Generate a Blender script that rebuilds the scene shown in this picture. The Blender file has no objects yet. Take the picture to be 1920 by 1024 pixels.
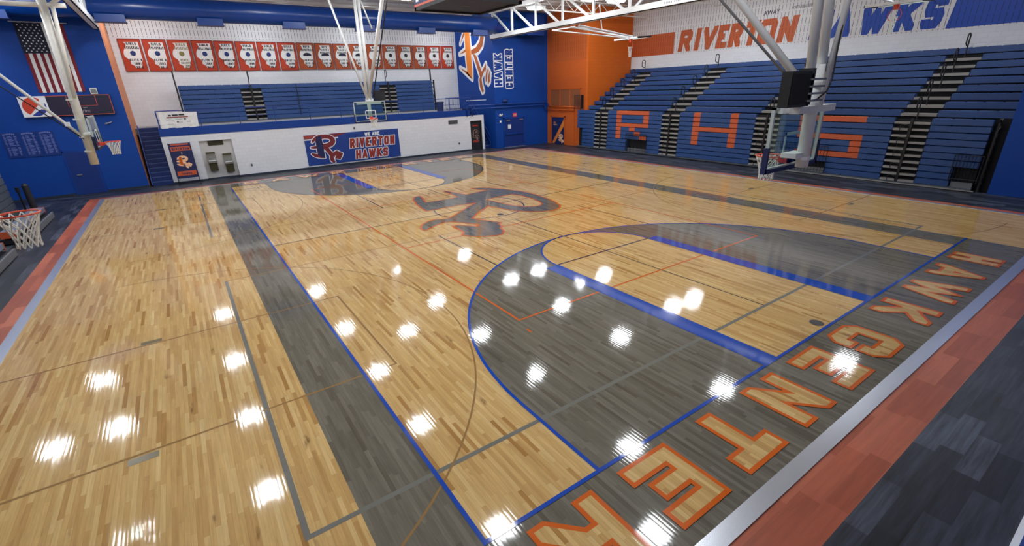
import bpy, math, random
from mathutils import Vector, Matrix
from mathutils.geometry import tessellate_polygon
random.seed(7)
scn = bpy.context.scene
COL = scn.collection

# ------------------------------------------------------------------ camera, world, exposure
cam_data = bpy.data.cameras.new('camera')
cam_data.sensor_width = 36.0
cam_data.lens = 16.307
cam_data.clip_start = 0.02
cam_data.clip_end = 200
cam = bpy.data.objects.new('camera', cam_data)
COL.objects.link(cam)
cam.matrix_world = Matrix(((0.8206929, 0.2360918, -0.52031128, -1.6569),
                           (-0.57047057, 0.28751634, -0.76934887, -3.1128),
                           (-0.03203897, 0.92822143, 0.37064604, 4.4200),
                           (0, 0, 0, 1)))
scn.camera = cam
wd = bpy.data.worlds.new('world'); scn.world = wd
wd.use_nodes = True
wd.node_tree.nodes['Background'].inputs[0].default_value = (0.6, 0.65, 0.7, 1)
wd.node_tree.nodes['Background'].inputs[1].default_value = 0.0
scn.view_settings.view_transform = 'Standard'
scn.view_settings.look = 'None'
scn.view_settings.gamma = 1.0
scn.view_settings.exposure = 1.78
LAMP_STRENGTH = 16.0
try:
    scn.cycles.max_bounces = 8
    scn.cycles.diffuse_bounces = 5
    scn.cycles.glossy_bounces = 4
    scn.cycles.sample_clamp_indirect = 6.0
except Exception:
    pass

# ------------------------------------------------------------------ materials
def lin(c):
    return tuple(((v / 255.0) / 12.92 if v / 255.0 <= 0.04045 else ((v / 255.0 + 0.055) / 1.055) ** 2.4) for v in c) + (1.0,)

MATS = {}
def nodes_of(name):
    m = bpy.data.materials.new(name); m.use_nodes = True
    nt = m.node_tree
    return m, nt, nt.nodes['Principled BSDF']
def math_node(nt, op, a, b=None, c=None):
    n = nt.nodes.new('ShaderNodeMath'); n.operation = op
    for i, v in enumerate((a, b, c)):
        if v is None: continue
        if isinstance(v, (int, float)): n.inputs[i].default_value = v
        else: nt.links.new(v, n.inputs[i])
    return n.outputs[0]
def mix_col(nt, fac, a, b, mode='MIX'):
    n = nt.nodes.new('ShaderNodeMix'); n.data_type = 'RGBA'; n.blend_type = mode
    for i, v in ((0, fac), (6, a), (7, b)):
        if isinstance(v, (int, float)): n.inputs[i].default_value = v
        elif isinstance(v, tuple): n.inputs[i].default_value = v
        else: nt.links.new(v, n.inputs[i])
    return n.outputs[2]
def objxyz(nt):
    t = nt.nodes.new('ShaderNodeTexCoord')
    s = nt.nodes.new('ShaderNodeSeparateXYZ')
    nt.links.new(t.outputs['Object'], s.inputs[0])
    return t.outputs['Object'], s.outputs[0], s.outputs[1], s.outputs[2]

def mat(name, rgb, rough=0.5, metal=0.0, var=0.10, scale=3.0, spec=0.5, coat=0.0, bump=0.0):
    """painted / plastic / metal surface with a gentle procedural mottling"""
    m, nt, b = nodes_of(name)
    tc, x, y, z = objxyz(nt)
    n = nt.nodes.new('ShaderNodeTexNoise'); n.inputs['Scale'].default_value = scale; n.inputs['Detail'].default_value = 4
    nt.links.new(tc, n.inputs['Vector'])
    base = lin(rgb)
    lo = tuple(v * (1 - var) for v in base[:3]) + (1,)
    hi = tuple(min(1, v * (1 + var)) for v in base[:3]) + (1,)
    nt.links.new(mix_col(nt, n.outputs['Fac'], lo, hi), b.inputs['Base Color'])
    b.inputs['Roughness'].default_value = rough
    b.inputs['Metallic'].default_value = metal
    b.inputs['Specular IOR Level'].default_value = spec
    b.inputs['Coat Weight'].default_value = coat
    b.inputs['Coat Roughness'].default_value = 0.1
    if bump:
        bp = nt.nodes.new('ShaderNodeBump'); bp.inputs['Strength'].default_value = bump
        nt.links.new(n.outputs['Fac'], bp.inputs['Height']); nt.links.new(bp.outputs[0], b.inputs['Normal'])
    MATS[name] = m
    return m

def planks(name, cols, width, length, rough, along='y', grain=0.12, gap=0.0, spec=0.5, coat=0.0, streak=30.0, knots=0.0):
    """boards running along one axis, each with its own tone, plus grain drawn out along the board"""
    m, nt, b = nodes_of(name)
    tc, x, y, z = objxyz(nt)
    u, v = (x, y) if along == 'y' else (y, x)
    row = math_node(nt, 'FLOOR', math_node(nt, 'DIVIDE', u, width))
    wn = nt.nodes.new('ShaderNodeTexWhiteNoise'); wn.noise_dimensions = '1D'
    nt.links.new(row, wn.inputs['W'])
    off = math_node(nt, 'MULTIPLY', wn.outputs['Value'], length * 7.0)
    vv = math_node(nt, 'DIVIDE', math_node(nt, 'ADD', v, off), length)
    cell = math_node(nt, 'FLOOR', vv)
    cv = nt.nodes.new('ShaderNodeCombineXYZ')
    nt.links.new(row, cv.inputs[0]); nt.links.new(cell, cv.inputs[1])
    w2 = nt.nodes.new('ShaderNodeTexWhiteNoise'); w2.noise_dimensions = '2D'
    nt.links.new(cv.outputs[0], w2.inputs['Vector'])
    ramp = nt.nodes.new('ShaderNodeValToRGB')
    el = ramp.color_ramp.elements
    while len(el) < len(cols): el.new(0.5)
    for i, (p, c) in enumerate(cols):
        el[i].position = p; el[i].color = lin(c)
    nt.links.new(w2.outputs['Value'], ramp.inputs[0])
    # grain
    gv = nt.nodes.new('ShaderNodeCombineXYZ')
    nt.links.new(math_node(nt, 'MULTIPLY', u, streak), gv.inputs[0])
    nt.links.new(math_node(nt, 'ADD', math_node(nt, 'MULTIPLY', v, streak * 0.06), off), gv.inputs[1])
    gn = nt.nodes.new('ShaderNodeTexNoise'); gn.inputs['Scale'].default_value = 1.0; gn.inputs['Detail'].default_value = 4
    gn.inputs['Roughness'].default_value = 0.65
    nt.links.new(gv.outputs[0], gn.inputs['Vector'])
    mr = nt.nodes.new('ShaderNodeMapRange')
    mr.inputs[1].default_value = 0.3; mr.inputs[2].default_value = 0.7
    mr.inputs[3].default_value = 1.0 - grain; mr.inputs[4].default_value = 1.0 + grain
    nt.links.new(gn.outputs['Fac'], mr.inputs[0])
    gc = nt.nodes.new('ShaderNodeCombineColor')
    for i in range(3): nt.links.new(mr.outputs[0], gc.inputs[i])
    c = mix_col(nt, 1.0, ramp.outputs[0], gc.outputs[0], 'MULTIPLY')
    if knots:
        kv = nt.nodes.new('ShaderNodeCombineXYZ')
        nt.links.new(math_node(nt, 'MULTIPLY', u, 7.0), kv.inputs[0]); nt.links.new(math_node(nt, 'MULTIPLY', v, 1.6), kv.inputs[1])
        kn = nt.nodes.new('ShaderNodeTexNoise'); kn.inputs['Scale'].default_value = 1.0; kn.inputs['Detail'].default_value = 5
        nt.links.new(kv.outputs[0], kn.inputs['Vector'])
        kr = nt.nodes.new('ShaderNodeMapRange'); kr.inputs[1].default_value = 0.66; kr.inputs[2].default_value = 0.78
        nt.links.new(kn.outputs['Fac'], kr.inputs[0])
        c = mix_col(nt, math_node(nt, 'MULTIPLY', kr.outputs[0], knots), c, lin((92, 62, 34)))
    if gap:
        fr = math_node(nt, 'FRACT', math_node(nt, 'DIVIDE', u, width))
        e1 = math_node(nt, 'LESS_THAN', fr, gap)
        fe = math_node(nt, 'FRACT', vv)
        e2 = math_node(nt, 'LESS_THAN', fe, gap * width / length)
        c = mix_col(nt, math_node(nt, 'MULTIPLY', math_node(nt, 'MAXIMUM', e1, e2), 0.45), c, lin((60, 42, 26)))
    nt.links.new(c, b.inputs['Base Color'])
    # each board lies at a very slightly different tilt, so reflections break up into streaks
    w3 = nt.nodes.new('ShaderNodeTexWhiteNoise'); w3.noise_dimensions = '2D'
    nt.links.new(cv.outputs[0], w3.inputs['Vector'])
    geo = nt.nodes.new('ShaderNodeNewGeometry')
    tv = nt.nodes.new('ShaderNodeVectorMath'); tv.operation = 'SUBTRACT'
    nt.links.new(w3.outputs['Color'], tv.inputs[0]); tv.inputs[1].default_value = (0.5, 0.5, 0.5)
    ts = nt.nodes.new('ShaderNodeVectorMath'); ts.operation = 'SCALE'; ts.inputs['Scale'].default_value = 0.0045 if rough < 0.3 else 0.03
    nt.links.new(tv.outputs[0], ts.inputs[0])
    ad = nt.nodes.new('ShaderNodeVectorMath'); ad.operation = 'ADD'
    tilt = ts.outputs[0]
    if rough < 0.3:     # boards are faintly crowned across their width
        fc = math_node(nt, 'FRACT', math_node(nt, 'DIVIDE', u, width))
        cr = nt.nodes.new('ShaderNodeCombineXYZ')
        nt.links.new(math_node(nt, 'MULTIPLY', math_node(nt, 'SUBTRACT', fc, 0.5), 0.022), cr.inputs[0 if along == 'y' else 1])
        a2 = nt.nodes.new('ShaderNodeVectorMath'); a2.operation = 'ADD'
        nt.links.new(tilt, a2.inputs[0]); nt.links.new(cr.outputs[0], a2.inputs[1]); tilt = a2.outputs[0]
    nt.links.new(geo.outputs['Normal'], ad.inputs[0]); nt.links.new(tilt, ad.inputs[1])
    nz = nt.nodes.new('ShaderNodeVectorMath'); nz.operation = 'NORMALIZE'
    nt.links.new(ad.outputs[0], nz.inputs[0]); nt.links.new(nz.outputs[0], b.inputs['Normal'])
    b.inputs['Roughness'].default_value = rough
    b.inputs['Specular IOR Level'].default_value = spec
    b.inputs['Coat Weight'].default_value = coat
    MATS[name] = m

def slotted(name, rgb, along, dark=(112, 114, 122), pitch=0.20, rough=0.6):
    """acoustic block: rows of short vertical slots"""
    m, nt, b = nodes_of(name)
    tc, x, y, z = objxyz(nt)
    u = x if along == 'x' else y
    fu = math_node(nt, 'FRACT', math_node(nt, 'DIVIDE', u, pitch))
    a = math_node(nt, 'LESS_THAN', fu, 0.14)
    fz = math_node(nt, 'FRACT', math_node(nt, 'DIVIDE', z, 0.4))
    d = math_node(nt, 'LESS_THAN', fz, 0.84)
    c = mix_col(nt, math_node(nt, 'MULTIPLY', a, d), lin(rgb), lin(dark))
    nt.links.new(c, b.inputs['Base Color'])
    b.inputs['Roughness'].default_value = rough
    MATS[name] = m

def block_wall(name, rgb, along, rough=0.55, joint=0.93):
    """painted concrete block with faint mortar joints"""
    m, nt, b = nodes_of(name)
    tc, x, y, z = objxyz(nt)
    u = x if along == 'x' else y
    cv = nt.nodes.new('ShaderNodeCombineXYZ')
    nt.links.new(u, cv.inputs[0]); nt.links.new(z, cv.inputs[1])
    br = nt.nodes.new('ShaderNodeTexBrick')
    br.inputs['Scale'].default_value = 1.0
    br.inputs['Brick Width'].default_value = 0.40; br.inputs['Row Height'].default_value = 0.20
    br.inputs['Mortar Size'].default_value = 0.006
    base = lin(rgb)
    br.inputs['Color1'].default_value = base
    br.inputs['Color2'].default_value = tuple(v * 0.96 for v in base[:3]) + (1,)
    br.inputs['Mortar'].default_value = tuple(v * joint * 0.9 for v in base[:3]) + (1,)
    b.inputs['Specular IOR Level'].default_value = 0.3
    nt.links.new(cv.outputs[0], br.inputs['Vector'])
    nt.links.new(br.outputs['Color'], b.inputs['Base Color'])
    b.inputs['Roughness'].default_value = rough
    MATS[name] = m

def glass(name, tint=(235, 245, 242)):
    m, nt, b = nodes_of(name)
    nt.nodes.remove(b)
    out = nt.nodes['Material Output']
    tr = nt.nodes.new('ShaderNodeBsdfTransparent'); tr.inputs[0].default_value = lin(tint)
    gl = nt.nodes.new('ShaderNodeBsdfGlossy'); gl.inputs['Roughness'].default_value = 0.03
    fr = nt.nodes.new('ShaderNodeLayerWeight'); fr.inputs['Blend'].default_value = 0.5
    ns = nt.nodes.new('ShaderNodeTexNoise'); ns.inputs['Scale'].default_value = 2.0
    mx = nt.nodes.new('ShaderNodeMixShader')
    f5 = math_node(nt, 'POWER', fr.outputs['Facing'], 4.0)
    f2 = math_node(nt, 'ADD', math_node(nt, 'MULTIPLY', f5, 0.6), math_node(nt, 'MULTIPLY', ns.outputs['Fac'], 0.06))
    nt.links.new(f2, mx.inputs[0]); nt.links.new(tr.outputs[0], mx.inputs[1]); nt.links.new(gl.outputs[0], mx.inputs[2])
    nt.links.new(mx.outputs[0], out.inputs[0])
    MATS[name] = m

def emit(name, rgb, strength):
    m, nt, b = nodes_of(name)
    b.inputs['Base Color'].default_value = (0.9, 0.9, 0.9, 1)
    b.inputs['Emission Color'].default_value = lin(rgb)
    b.inputs['Emission Strength'].default_value = strength
    MATS[name] = m

WOOD = [(0.0, (166, 122, 68)), (0.07, (188, 149, 92)), (0.35, (199, 163, 104)), (0.75, (206, 171, 112)), (1.0, (214, 183, 126))]
GREY = [(0.0, (92, 87, 76)), (0.2, (104, 100, 88)), (0.6, (110, 106, 94)), (1.0, (119, 114, 102))]
planks('maple', WOOD, 0.0572, 0.85, 0.06, 'y', 0.13, 0.03, coat=0.0, spec=0.42, knots=0.9)
planks('grey_maple', GREY, 0.0572, 0.85, 0.06, 'y', 0.15, 0.02, coat=0.0, spec=0.42)
VIN = [(0.0, (22, 25, 34)), (0.3, (34, 38, 48)), (0.7, (46, 51, 62)), (1.0, (66, 72, 84))]
planks('vinyl_x', VIN, 0.23, 1.0, 0.45, 'x', 0.85, 0.0, streak=14.0)
planks('vinyl_y', VIN, 0.23, 1.0, 0.45, 'y', 0.85, 0.0, streak=14.0)
OV = [(0.0, (148, 70, 44)), (0.5, (168, 84, 54)), (1.0, (186, 102, 72))]
planks('orange_vinyl_x', OV, 0.23, 1.22, 0.45, 'x', 0.16, 0.0, streak=14.0)
planks('orange_vinyl_y', OV, 0.23, 1.22, 0.45, 'y', 0.16, 0.0, streak=14.0)

mat('line_blue', (28, 74, 172), 0.06, var=0.12)
mat('line_navy', (52, 54, 84), 0.06)
mat('line_orange', (206, 98, 36), 0.06, var=0.12)
mat('line_brown', (150, 116, 72), 0.06)
mat('line_dark', (84, 74, 62), 0.06)
mat('line_grey', (118, 118, 112), 0.06)
mat('tape', (120, 110, 82), 0.2)
mat('disc_dark', (52, 50, 46), 0.3)
mat('aluminium', (222, 228, 238), 0.27, 0.8, var=0.05)
block_wall('blue_wall_x', (4, 64, 150), 'x')
block_wall('blue_wall_y', (4, 64, 150), 'y')
block_wall('orange_wall_x', (214, 104, 28), 'x')
block_wall('orange_wall_y', (200, 96, 34), 'y')
block_wall('white_wall_x', (226, 228, 232), 'x')
block_wall('white_wall_y', (222, 224, 228), 'y')
slotted('white_slots_x', (226, 228, 232), 'x')
slotted('white_slots_y', (214, 212, 212), 'y')
slotted('orange_slots_y', (192, 92, 32), 'y', (130, 62, 24))
slotted('orange_paint_slots', (184, 84, 36), 'y', (126, 58, 26))
slotted('blue_paint_slots', (26, 70, 165), 'y', (18, 46, 110))
mat('salmon_wall', (205, 128, 84), 0.6)
mat('blue_paint', (10, 60, 142), 0.35, var=0.06)
mat('blue_duct', (10, 58, 134), 0.28, var=0.06)
mat('blue_dark', (20, 46, 108), 0.45)
mat('blue_door', (16, 50, 122), 0.4)
mat('navy', (22, 34, 84), 0.5)
mat('deep_navy', (14, 20, 46), 0.5)
mat('ceiling_deck', (196, 193, 188), 0.7, scale=1.5)
mat('white_paint', (236, 238, 240), 0.4, var=0.04)
mat('white_steel', (232, 234, 234), 0.4, var=0.05)
mat('cream_steel', (222, 219, 210), 0.45, var=0.12, scale=6)
mat('black', (20, 21, 24), 0.5)
mat('black_metal', (24, 25, 28), 0.4)
mat('dark_gap', (14, 15, 18), 0.8)
mat('grey_metal', (128, 130, 134), 0.4, 0.3)
mat('seat_blue', (42, 75, 130), 0.42, var=0.16, scale=5)
mat('seat_orange', (200, 92, 54), 0.42, var=0.08)
mat('seat_grey', (84, 92, 104), 0.5)
mat('bench_sheen_grey', (120, 130, 152), 0.35)  # seat blue paled to grey: reflected sheen is put into the colour
mat('step_grey', (150, 147, 142), 0.55, var=0.12)
mat('mezz_grey', (150, 150, 152), 0.6)
mat('rim_orange', (214, 72, 44), 0.35)
mat('net_white', (226, 226, 220), 0.8)
mat('banner_red', (188, 62, 32), 0.7, var=0.10, scale=2)
mat('banner_rust', (168, 76, 36), 0.7, var=0.10, scale=2)
mat('banner_edge', (120, 36, 28), 0.7)
mat('cloth_white', (228, 228, 226), 0.75)
mat('ink_black', (36, 36, 42), 0.7)
mat('ink_gold', (128, 116, 70), 0.7)
mat('ink_red', (150, 44, 36), 0.6)
mat('ink_lilac', (110, 126, 190), 0.6)
mat('ink_grey', (150, 148, 152), 0.6)
mat('flag_red', (120, 26, 40), 0.8)
mat('flag_navy', (20, 24, 44), 0.8)
mat('logo_red', (120, 36, 44), 0.5)
mat('logo_orange', (228, 130, 42), 0.5)
mat('logo_rust', (178, 92, 40), 0.5)
mat('logo_peach', (240, 190, 150), 0.5)
mat('sign_blue', (18, 58, 138), 0.5)
mat('cola_red', (206, 66, 44), 0.4)
mat('cola_blue', (26, 52, 140), 0.4)
mat('panel_dark', (40, 34, 58), 0.35)
mat('stainless', (146, 148, 140), 0.35, 0.5, var=0.12)
mat('olive_steel', (86, 82, 56), 0.4, 0.4)
mat('recess_grey', (196, 194, 192), 0.6)
mat('exit_red', (220, 70, 90), 0.4)
mat('perforated', (142, 84, 46), 0.6)
mat('pad_black', (26, 28, 36), 0.5)
mat('scoreboard_under', (20, 25, 52), 0.5)
mat('trim_red', (196, 84, 58), 0.4)
mat('base_grey', (36, 46, 62), 0.5)
mat('step_edge', (74, 100, 150), 0.4)
mat('bin_blue', (24, 44, 92), 0.5)
mat('clear_frame', (190, 200, 196), 0.3)
glass('board_glass')
emit('lamp_glow', (246, 250, 255), LAMP_STRENGTH)

# ------------------------------------------------------------------ mesh helpers
class MB:
    def __init__(s): s.v = []; s.f = []; s.m = []; s.used = []
    def mi(s, name):
        if name not in s.used: s.used.append(name)
        return s.used.index(name)
    def poly(s, pts, m):
        i = len(s.v); s.v += [tuple(p) for p in pts]; s.f.append(tuple(range(i, i + len(pts)))); s.m.append(s.mi(m))
    def tess(s, loops, m):
        """flat outline with holes; loops are lists of 3D points"""
        vl = [[Vector(p) for p in l] for l in loops]
        i = len(s.v); k = s.mi(m)
        for l in loops: s.v += [tuple(p) for p in l]
        for t in tessellate_polygon(vl): s.f.append(tuple(i + a for a in t)); s.m.append(k)
    def hexa(s, c, m):
        i = len(s.v); s.v += [tuple(p) for p in c]; k = s.mi(m)
        for q in ((0, 3, 2, 1), (4, 5, 6, 7), (0, 1, 5, 4), (1, 2, 6, 5), (2, 3, 7, 6), (3, 0, 4, 7)):
            s.f.append(tuple(i + a for a in q)); s.m.append(k)
    def box(s, a, b, m):
        x0, x1 = sorted((a[0], b[0])); y0, y1 = sorted((a[1], b[1])); z0, z1 = sorted((a[2], b[2]))
        s.hexa([(x0, y0, z0), (x1, y0, z0), (x1, y1, z0), (x0, y1, z0), (x0, y0, z1), (x1, y0, z1), (x1, y1, z1), (x0, y1, z1)], m)
    def bar(s, p, q, w, h, m, up=(0, 0, 1)):
        p, q = Vector(p), Vector(q); d = (q - p).normalized(); u = Vector(up)
        if abs(d.dot(u)) > 0.98: u = Vector((0, 1, 0))
        r = d.cross(u).normalized(); u = r.cross(d).normalized()
        r *= w / 2; u *= h / 2
        s.hexa([p - r - u, p + r - u, p + r + u, p - r + u, q - r - u, q + r - u, q + r + u, q - r + u], m)
    def tube(s, pts, r, m, n=8, closed=False, cap=True):
        pts = [Vector(p) for p in pts]; k = s.mi(m); i0 = len(s.v); N = len(pts)
        ref = None
        for j, p in enumerate(pts):
            a = pts[(j - 1) % N] if (closed or j > 0) else p
            b = pts[(j + 1) % N] if (closed or j < N - 1) else p
            d = (b - a).normalized()
            if ref is None: ref = Vector((0, 0, 1)) if abs(d.z) < 0.9 else Vector((1, 0, 0))
            u = d.cross(ref)
            if u.length < 1e-4: u = d.cross(Vector((0.3, 0.9, 0.2)))
            u.normalize(); v = d.cross(u).normalized()
            ref = u.cross(d).normalized()
            rr = r[j] if isinstance(r, (list, tuple)) else r
            for t in range(n):
                a_ = 2 * math.pi * t / n
                s.v.append(tuple(p + u * (rr * math.cos(a_)) + v * (rr * math.sin(a_))))
        for j in range(N if closed else N - 1):
            j2 = (j + 1) % N
            for t in range(n):
                t2 = (t + 1) % n
                s.f.append((i0 + j * n + t, i0 + j * n + t2, i0 + j2 * n + t2, i0 + j2 * n + t)); s.m.append(k)
        if cap and not closed:
            s.f.append(tuple(i0 + t for t in range(n))[::-1]); s.m.append(k)
            s.f.append(tuple(i0 + (N - 1) * n + t for t in range(n))); s.m.append(k)
    def build(s, name, parent=None, smooth=False):
        me = bpy.data.meshes.new(name)
        base = Vector((0, 0, 0))
        if parent is not None: base = root_loc(parent)
        me.from_pydata([tuple(Vector(v) - base) for v in s.v], [], s.f)
        for u in s.used: me.materials.append(MATS[u])
        me.polygons.foreach_set('material_index', s.m)
        if smooth: me.polygons.foreach_set('use_smooth', [True] * len(s.f))
        me.update()
        o = bpy.data.objects.new(name, me); COL.objects.link(o)
        if parent is not None: o.parent = parent
        return o
def root_loc(o):
    v = Vector((0, 0, 0))
    while o is not None: v += o.location; o = o.parent
    return v
def tag(o, label=None, cat=None, group=None, kind=None):
    if label: o['label'] = label
    if cat: o['category'] = cat
    if group: o['group'] = group
    if kind: o['kind'] = kind
    return o
def empty(name, loc, label, cat, group=None):
    o = bpy.data.objects.new(name, None); COL.objects.link(o); o.location = loc; o.empty_display_size = 0.1
    return tag(o, label, cat, group)
def struct(mb, name):
    return tag(mb.build(name), kind='structure')
def copy_tree(o, parent=None):
    c = o.copy(); COL.objects.link(c)
    if parent is not None: c.parent = parent
    for ch in list(o.children): copy_tree(ch, c)
    return c

# ------------------------------------------------------------------ flat lettering
GL = {'A': '00 48 80|22 62', 'B': '00 08 68 87 85 64 04|64 83 81 60 00', 'C': '85 87 78 18 07 01 10 70 81 83',
      'D': '00 08 68 86 82 60 00', 'E': '88 08 00 80|04 74', 'F': '88 08 00|04 64', 'G': '86 87 78 18 07 01 10 70 81 84 54',
      'H': '00 08|80 88|04 84', 'I': '40 48', 'J': '88 81 70 10 01 02', 'K': '00 08|03 88|25 80', 'L': '08 00 80',
      'M': '00 08 43 88 80', 'N': '00 08 80 88', 'O': '04 07 18 78 87 81 70 10 01 04', 'P': '00 08 78 87 85 74 04',
      'R': '00 08 78 87 85 74 04|44 80', 'S': '86 87 78 18 07 05 14 74 83 81 70 10 01 02', 'T': '08 88|48 40',
      'U': '08 01 10 70 81 88', 'V': '08 40 88', 'W': '08 20 46 60 88', 'X': '00 88|08 80', 'Y': '08 44 88|44 40', 'Z': '08 88 00 80',
      '0': '04 07 18 78 87 81 70 10 01 04', '1': '40 48 26', '2': '06 07 18 78 87 85 00 80', '3': '07 18 78 87 85 74 34|74 83 81 70 10 01',
      '4': '60 68 02 82', '5': '88 08 05 75 84 81 70 10 01', '6': '87 78 18 07 01 10 70 81 83 74 04', '7': '08 88 30',
      '8': '14 05 07 18 78 87 85 74 14 03 01 10 70 81 83 74', '9': '01 10 70 81 87 78 18 07 05 14 84', '-': '14 74', '\'': '48 46'}
NARROW = {'I': 0.45, '1': 0.6, '\'': 0.4, '-': 0.7}
WIDE = {'W': 1.35, 'M': 1.25}
def clip(poly, x0, x1, y0, y1):
    for ax, lim, sg in ((0, x0, 1), (0, x1, -1), (1, y0, 1), (1, y1, -1)):
        out = []
        for i, p in enumerate(poly):
            q = poly[(i + 1) % len(poly)]
            a = sg * (p[ax] - lim) >= -1e-9; b = sg * (q[ax] - lim) >= -1e-9
            if a: out.append(p)
            if a != b:
                t = (lim - p[ax]) / (q[ax] - p[ax])
                out.append((p[0] + t * (q[0] - p[0]), p[1] + t * (q[1] - p[1])))
        poly = out
        if len(poly) < 3: return []
    return poly
def glyph(ch, w, h, t, grow=0.0):
    polys = []
    def edge(p, dx, dy):
        e = t * 0.51
        return (p[0] < e and dx < -0.1) or (p[0] > w - e and dx > 0.1) or (p[1] < e and dy < -0.1) or (p[1] > h - e and dy > 0.1)
    for st in GL[ch].split('|'):
        P = [(t / 2 + int(c[0]) / 8 * (w - t), t / 2 + int(c[1]) / 8 * (h - t)) for c in st.split()]
        hw = t / 2 + grow
        N = len(P); closed = P[0] == P[-1] and N > 3
        nor = []
        for i in range(N - 1):
            dx, dy = P[i + 1][0] - P[i][0], P[i + 1][1] - P[i][1]; L = math.hypot(dx, dy) or 1
            nor.append((-dy / L, dx / L))
        off = []
        for i in range(N):
            if closed and i in (0, N - 1): a, b = nor[-1], nor[0]
            else: a, b = nor[max(0, i - 1)], nor[min(N - 2, i)]
            mx, my = a[0] + b[0], a[1] + b[1]; d = mx * mx + my * my
            k = 2.0 / d if d > 0.05 else 40.0
            off.append((mx * k * hw, my * k * hw))
        for i in range(N - 1):
            A, B = P[i], P[i + 1]; n = nor[i]; dx, dy = n[1], -n[0]
            oa, ob = off[i], off[i + 1]
            ea = (0, 0); eb = (0, 0)
            if not closed:      # run out to the letter's edge where the stroke heads for it, else stop at the end point
                if i == 0: k = hw * 1.6 if edge(A, -dx, -dy) else grow; ea = (-dx * k, -dy * k)
                if i == N - 2: k = hw * 1.6 if edge(B, dx, dy) else grow; eb = (dx * k, dy * k)
            q = [(A[0] + ea[0] + oa[0], A[1] + ea[1] + oa[1]), (B[0] + eb[0] + ob[0], B[1] + eb[1] + ob[1]),
                 (B[0] + eb[0] - ob[0], B[1] + eb[1] - ob[1]), (A[0] + ea[0] - oa[0], A[1] + ea[1] - oa[1])]
            # keep free mid-letter ends from running too far
            q = clip(q, -grow, w + grow, -grow, h + grow)
            if len(q) >= 3: polys.append(q)
    return polys
class Frame:
    """flat drawing plane: origin, right, up, outward"""
    def __init__(s, o, u, v, n): s.o, s.u, s.v, s.n = Vector(o), Vector(u), Vector(v), Vector(n)
    def p(s, x, y, l=0.0): return s.o + s.u * x + s.v * y + s.n * l
def draw(mb, fr, polys, dx, dy, lift, m, shear=0.0):
    for i, q in enumerate(polys): mb.poly([fr.p(dx + a + shear * b, dy + b, lift + i * 0.00003) for a, b in q], m)
def text_width(s, h, wr, gap):
    return sum((0.5 * h * wr if c == ' ' else h * wr * NARROW.get(c, WIDE.get(c, 1.0))) + gap * h for c in s) - gap * h
def text(mb, fr, s, x, y, h, m, wr=0.62, t=0.2, gap=0.16, lift=0.004, align='c', outline=None, ow=0.05, shear=0.0, fit=None):
    W = text_width(s, h, wr, gap)
    if fit: wr *= fit / W; W = text_width(s, h, wr, gap * fit / W); gap *= fit / text_width(s, h, wr, gap)
    x0 = x - W / 2 if align == 'c' else x
    for c in s:
        if c == ' ': x0 += 0.5 * h * wr + gap * h; continue
        w = h * wr * NARROW.get(c, WIDE.get(c, 1.0))
        tt = min(t * h, w * 0.98)
        if outline: draw(mb, fr, glyph(c, w, h, tt, ow * h), x0, y, lift, outline, shear)
        draw(mb, fr, glyph(c, w, h, tt), x0, y, lift + 0.004, m, shear)
        x0 += w + gap * h
def disc(mb, fr, x, y, rx, ry, m, lift=0.006, n=20, a0=0, a1=360):
    mb.poly([fr.p(x + rx * math.cos(math.radians(a0 + (a1 - a0) * i / n)), y + ry * math.sin(math.radians(a0 + (a1 - a0) * i / n)), lift) for i in range(n + (0 if a1 - a0 == 360 else 1))], m)
def rect(mb, fr, x0, y0, x1, y1, m, lift=0.003):
    mb.poly([fr.p(x0, y0, lift), fr.p(x1, y0, lift), fr.p(x1, y1, lift), fr.p(x0, y1, lift)], m)
def outline_loop(mb, mp, loop, w, lift, m):
    """stroke of half width w round a closed outline; mp maps (a, b, lift) to 3D, w in the loop's own units"""
    N = len(loop)
    base = lift
    for i in range(N):
        lift = base + (i % 12) * 0.00003
        A, B = loop[i], loop[(i + 1) % N]
        dx, dy = B[0] - A[0], B[1] - A[1]; L = math.hypot(dx, dy)
        if L < 1e-6: continue
        nx, ny = -dy / L * w, dx / L * w
        mb.poly([mp(A[0] + nx, A[1] + ny, lift), mp(B[0] + nx, B[1] + ny, lift), mp(B[0] - nx, B[1] - ny, lift), mp(A[0] - nx, A[1] - ny, lift)], m)
        mb.poly([mp(A[0] + w * math.cos(k * math.pi / 4), A[1] + w * math.sin(k * math.pi / 4), lift + 0.000015) for k in range(8)], m)

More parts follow.
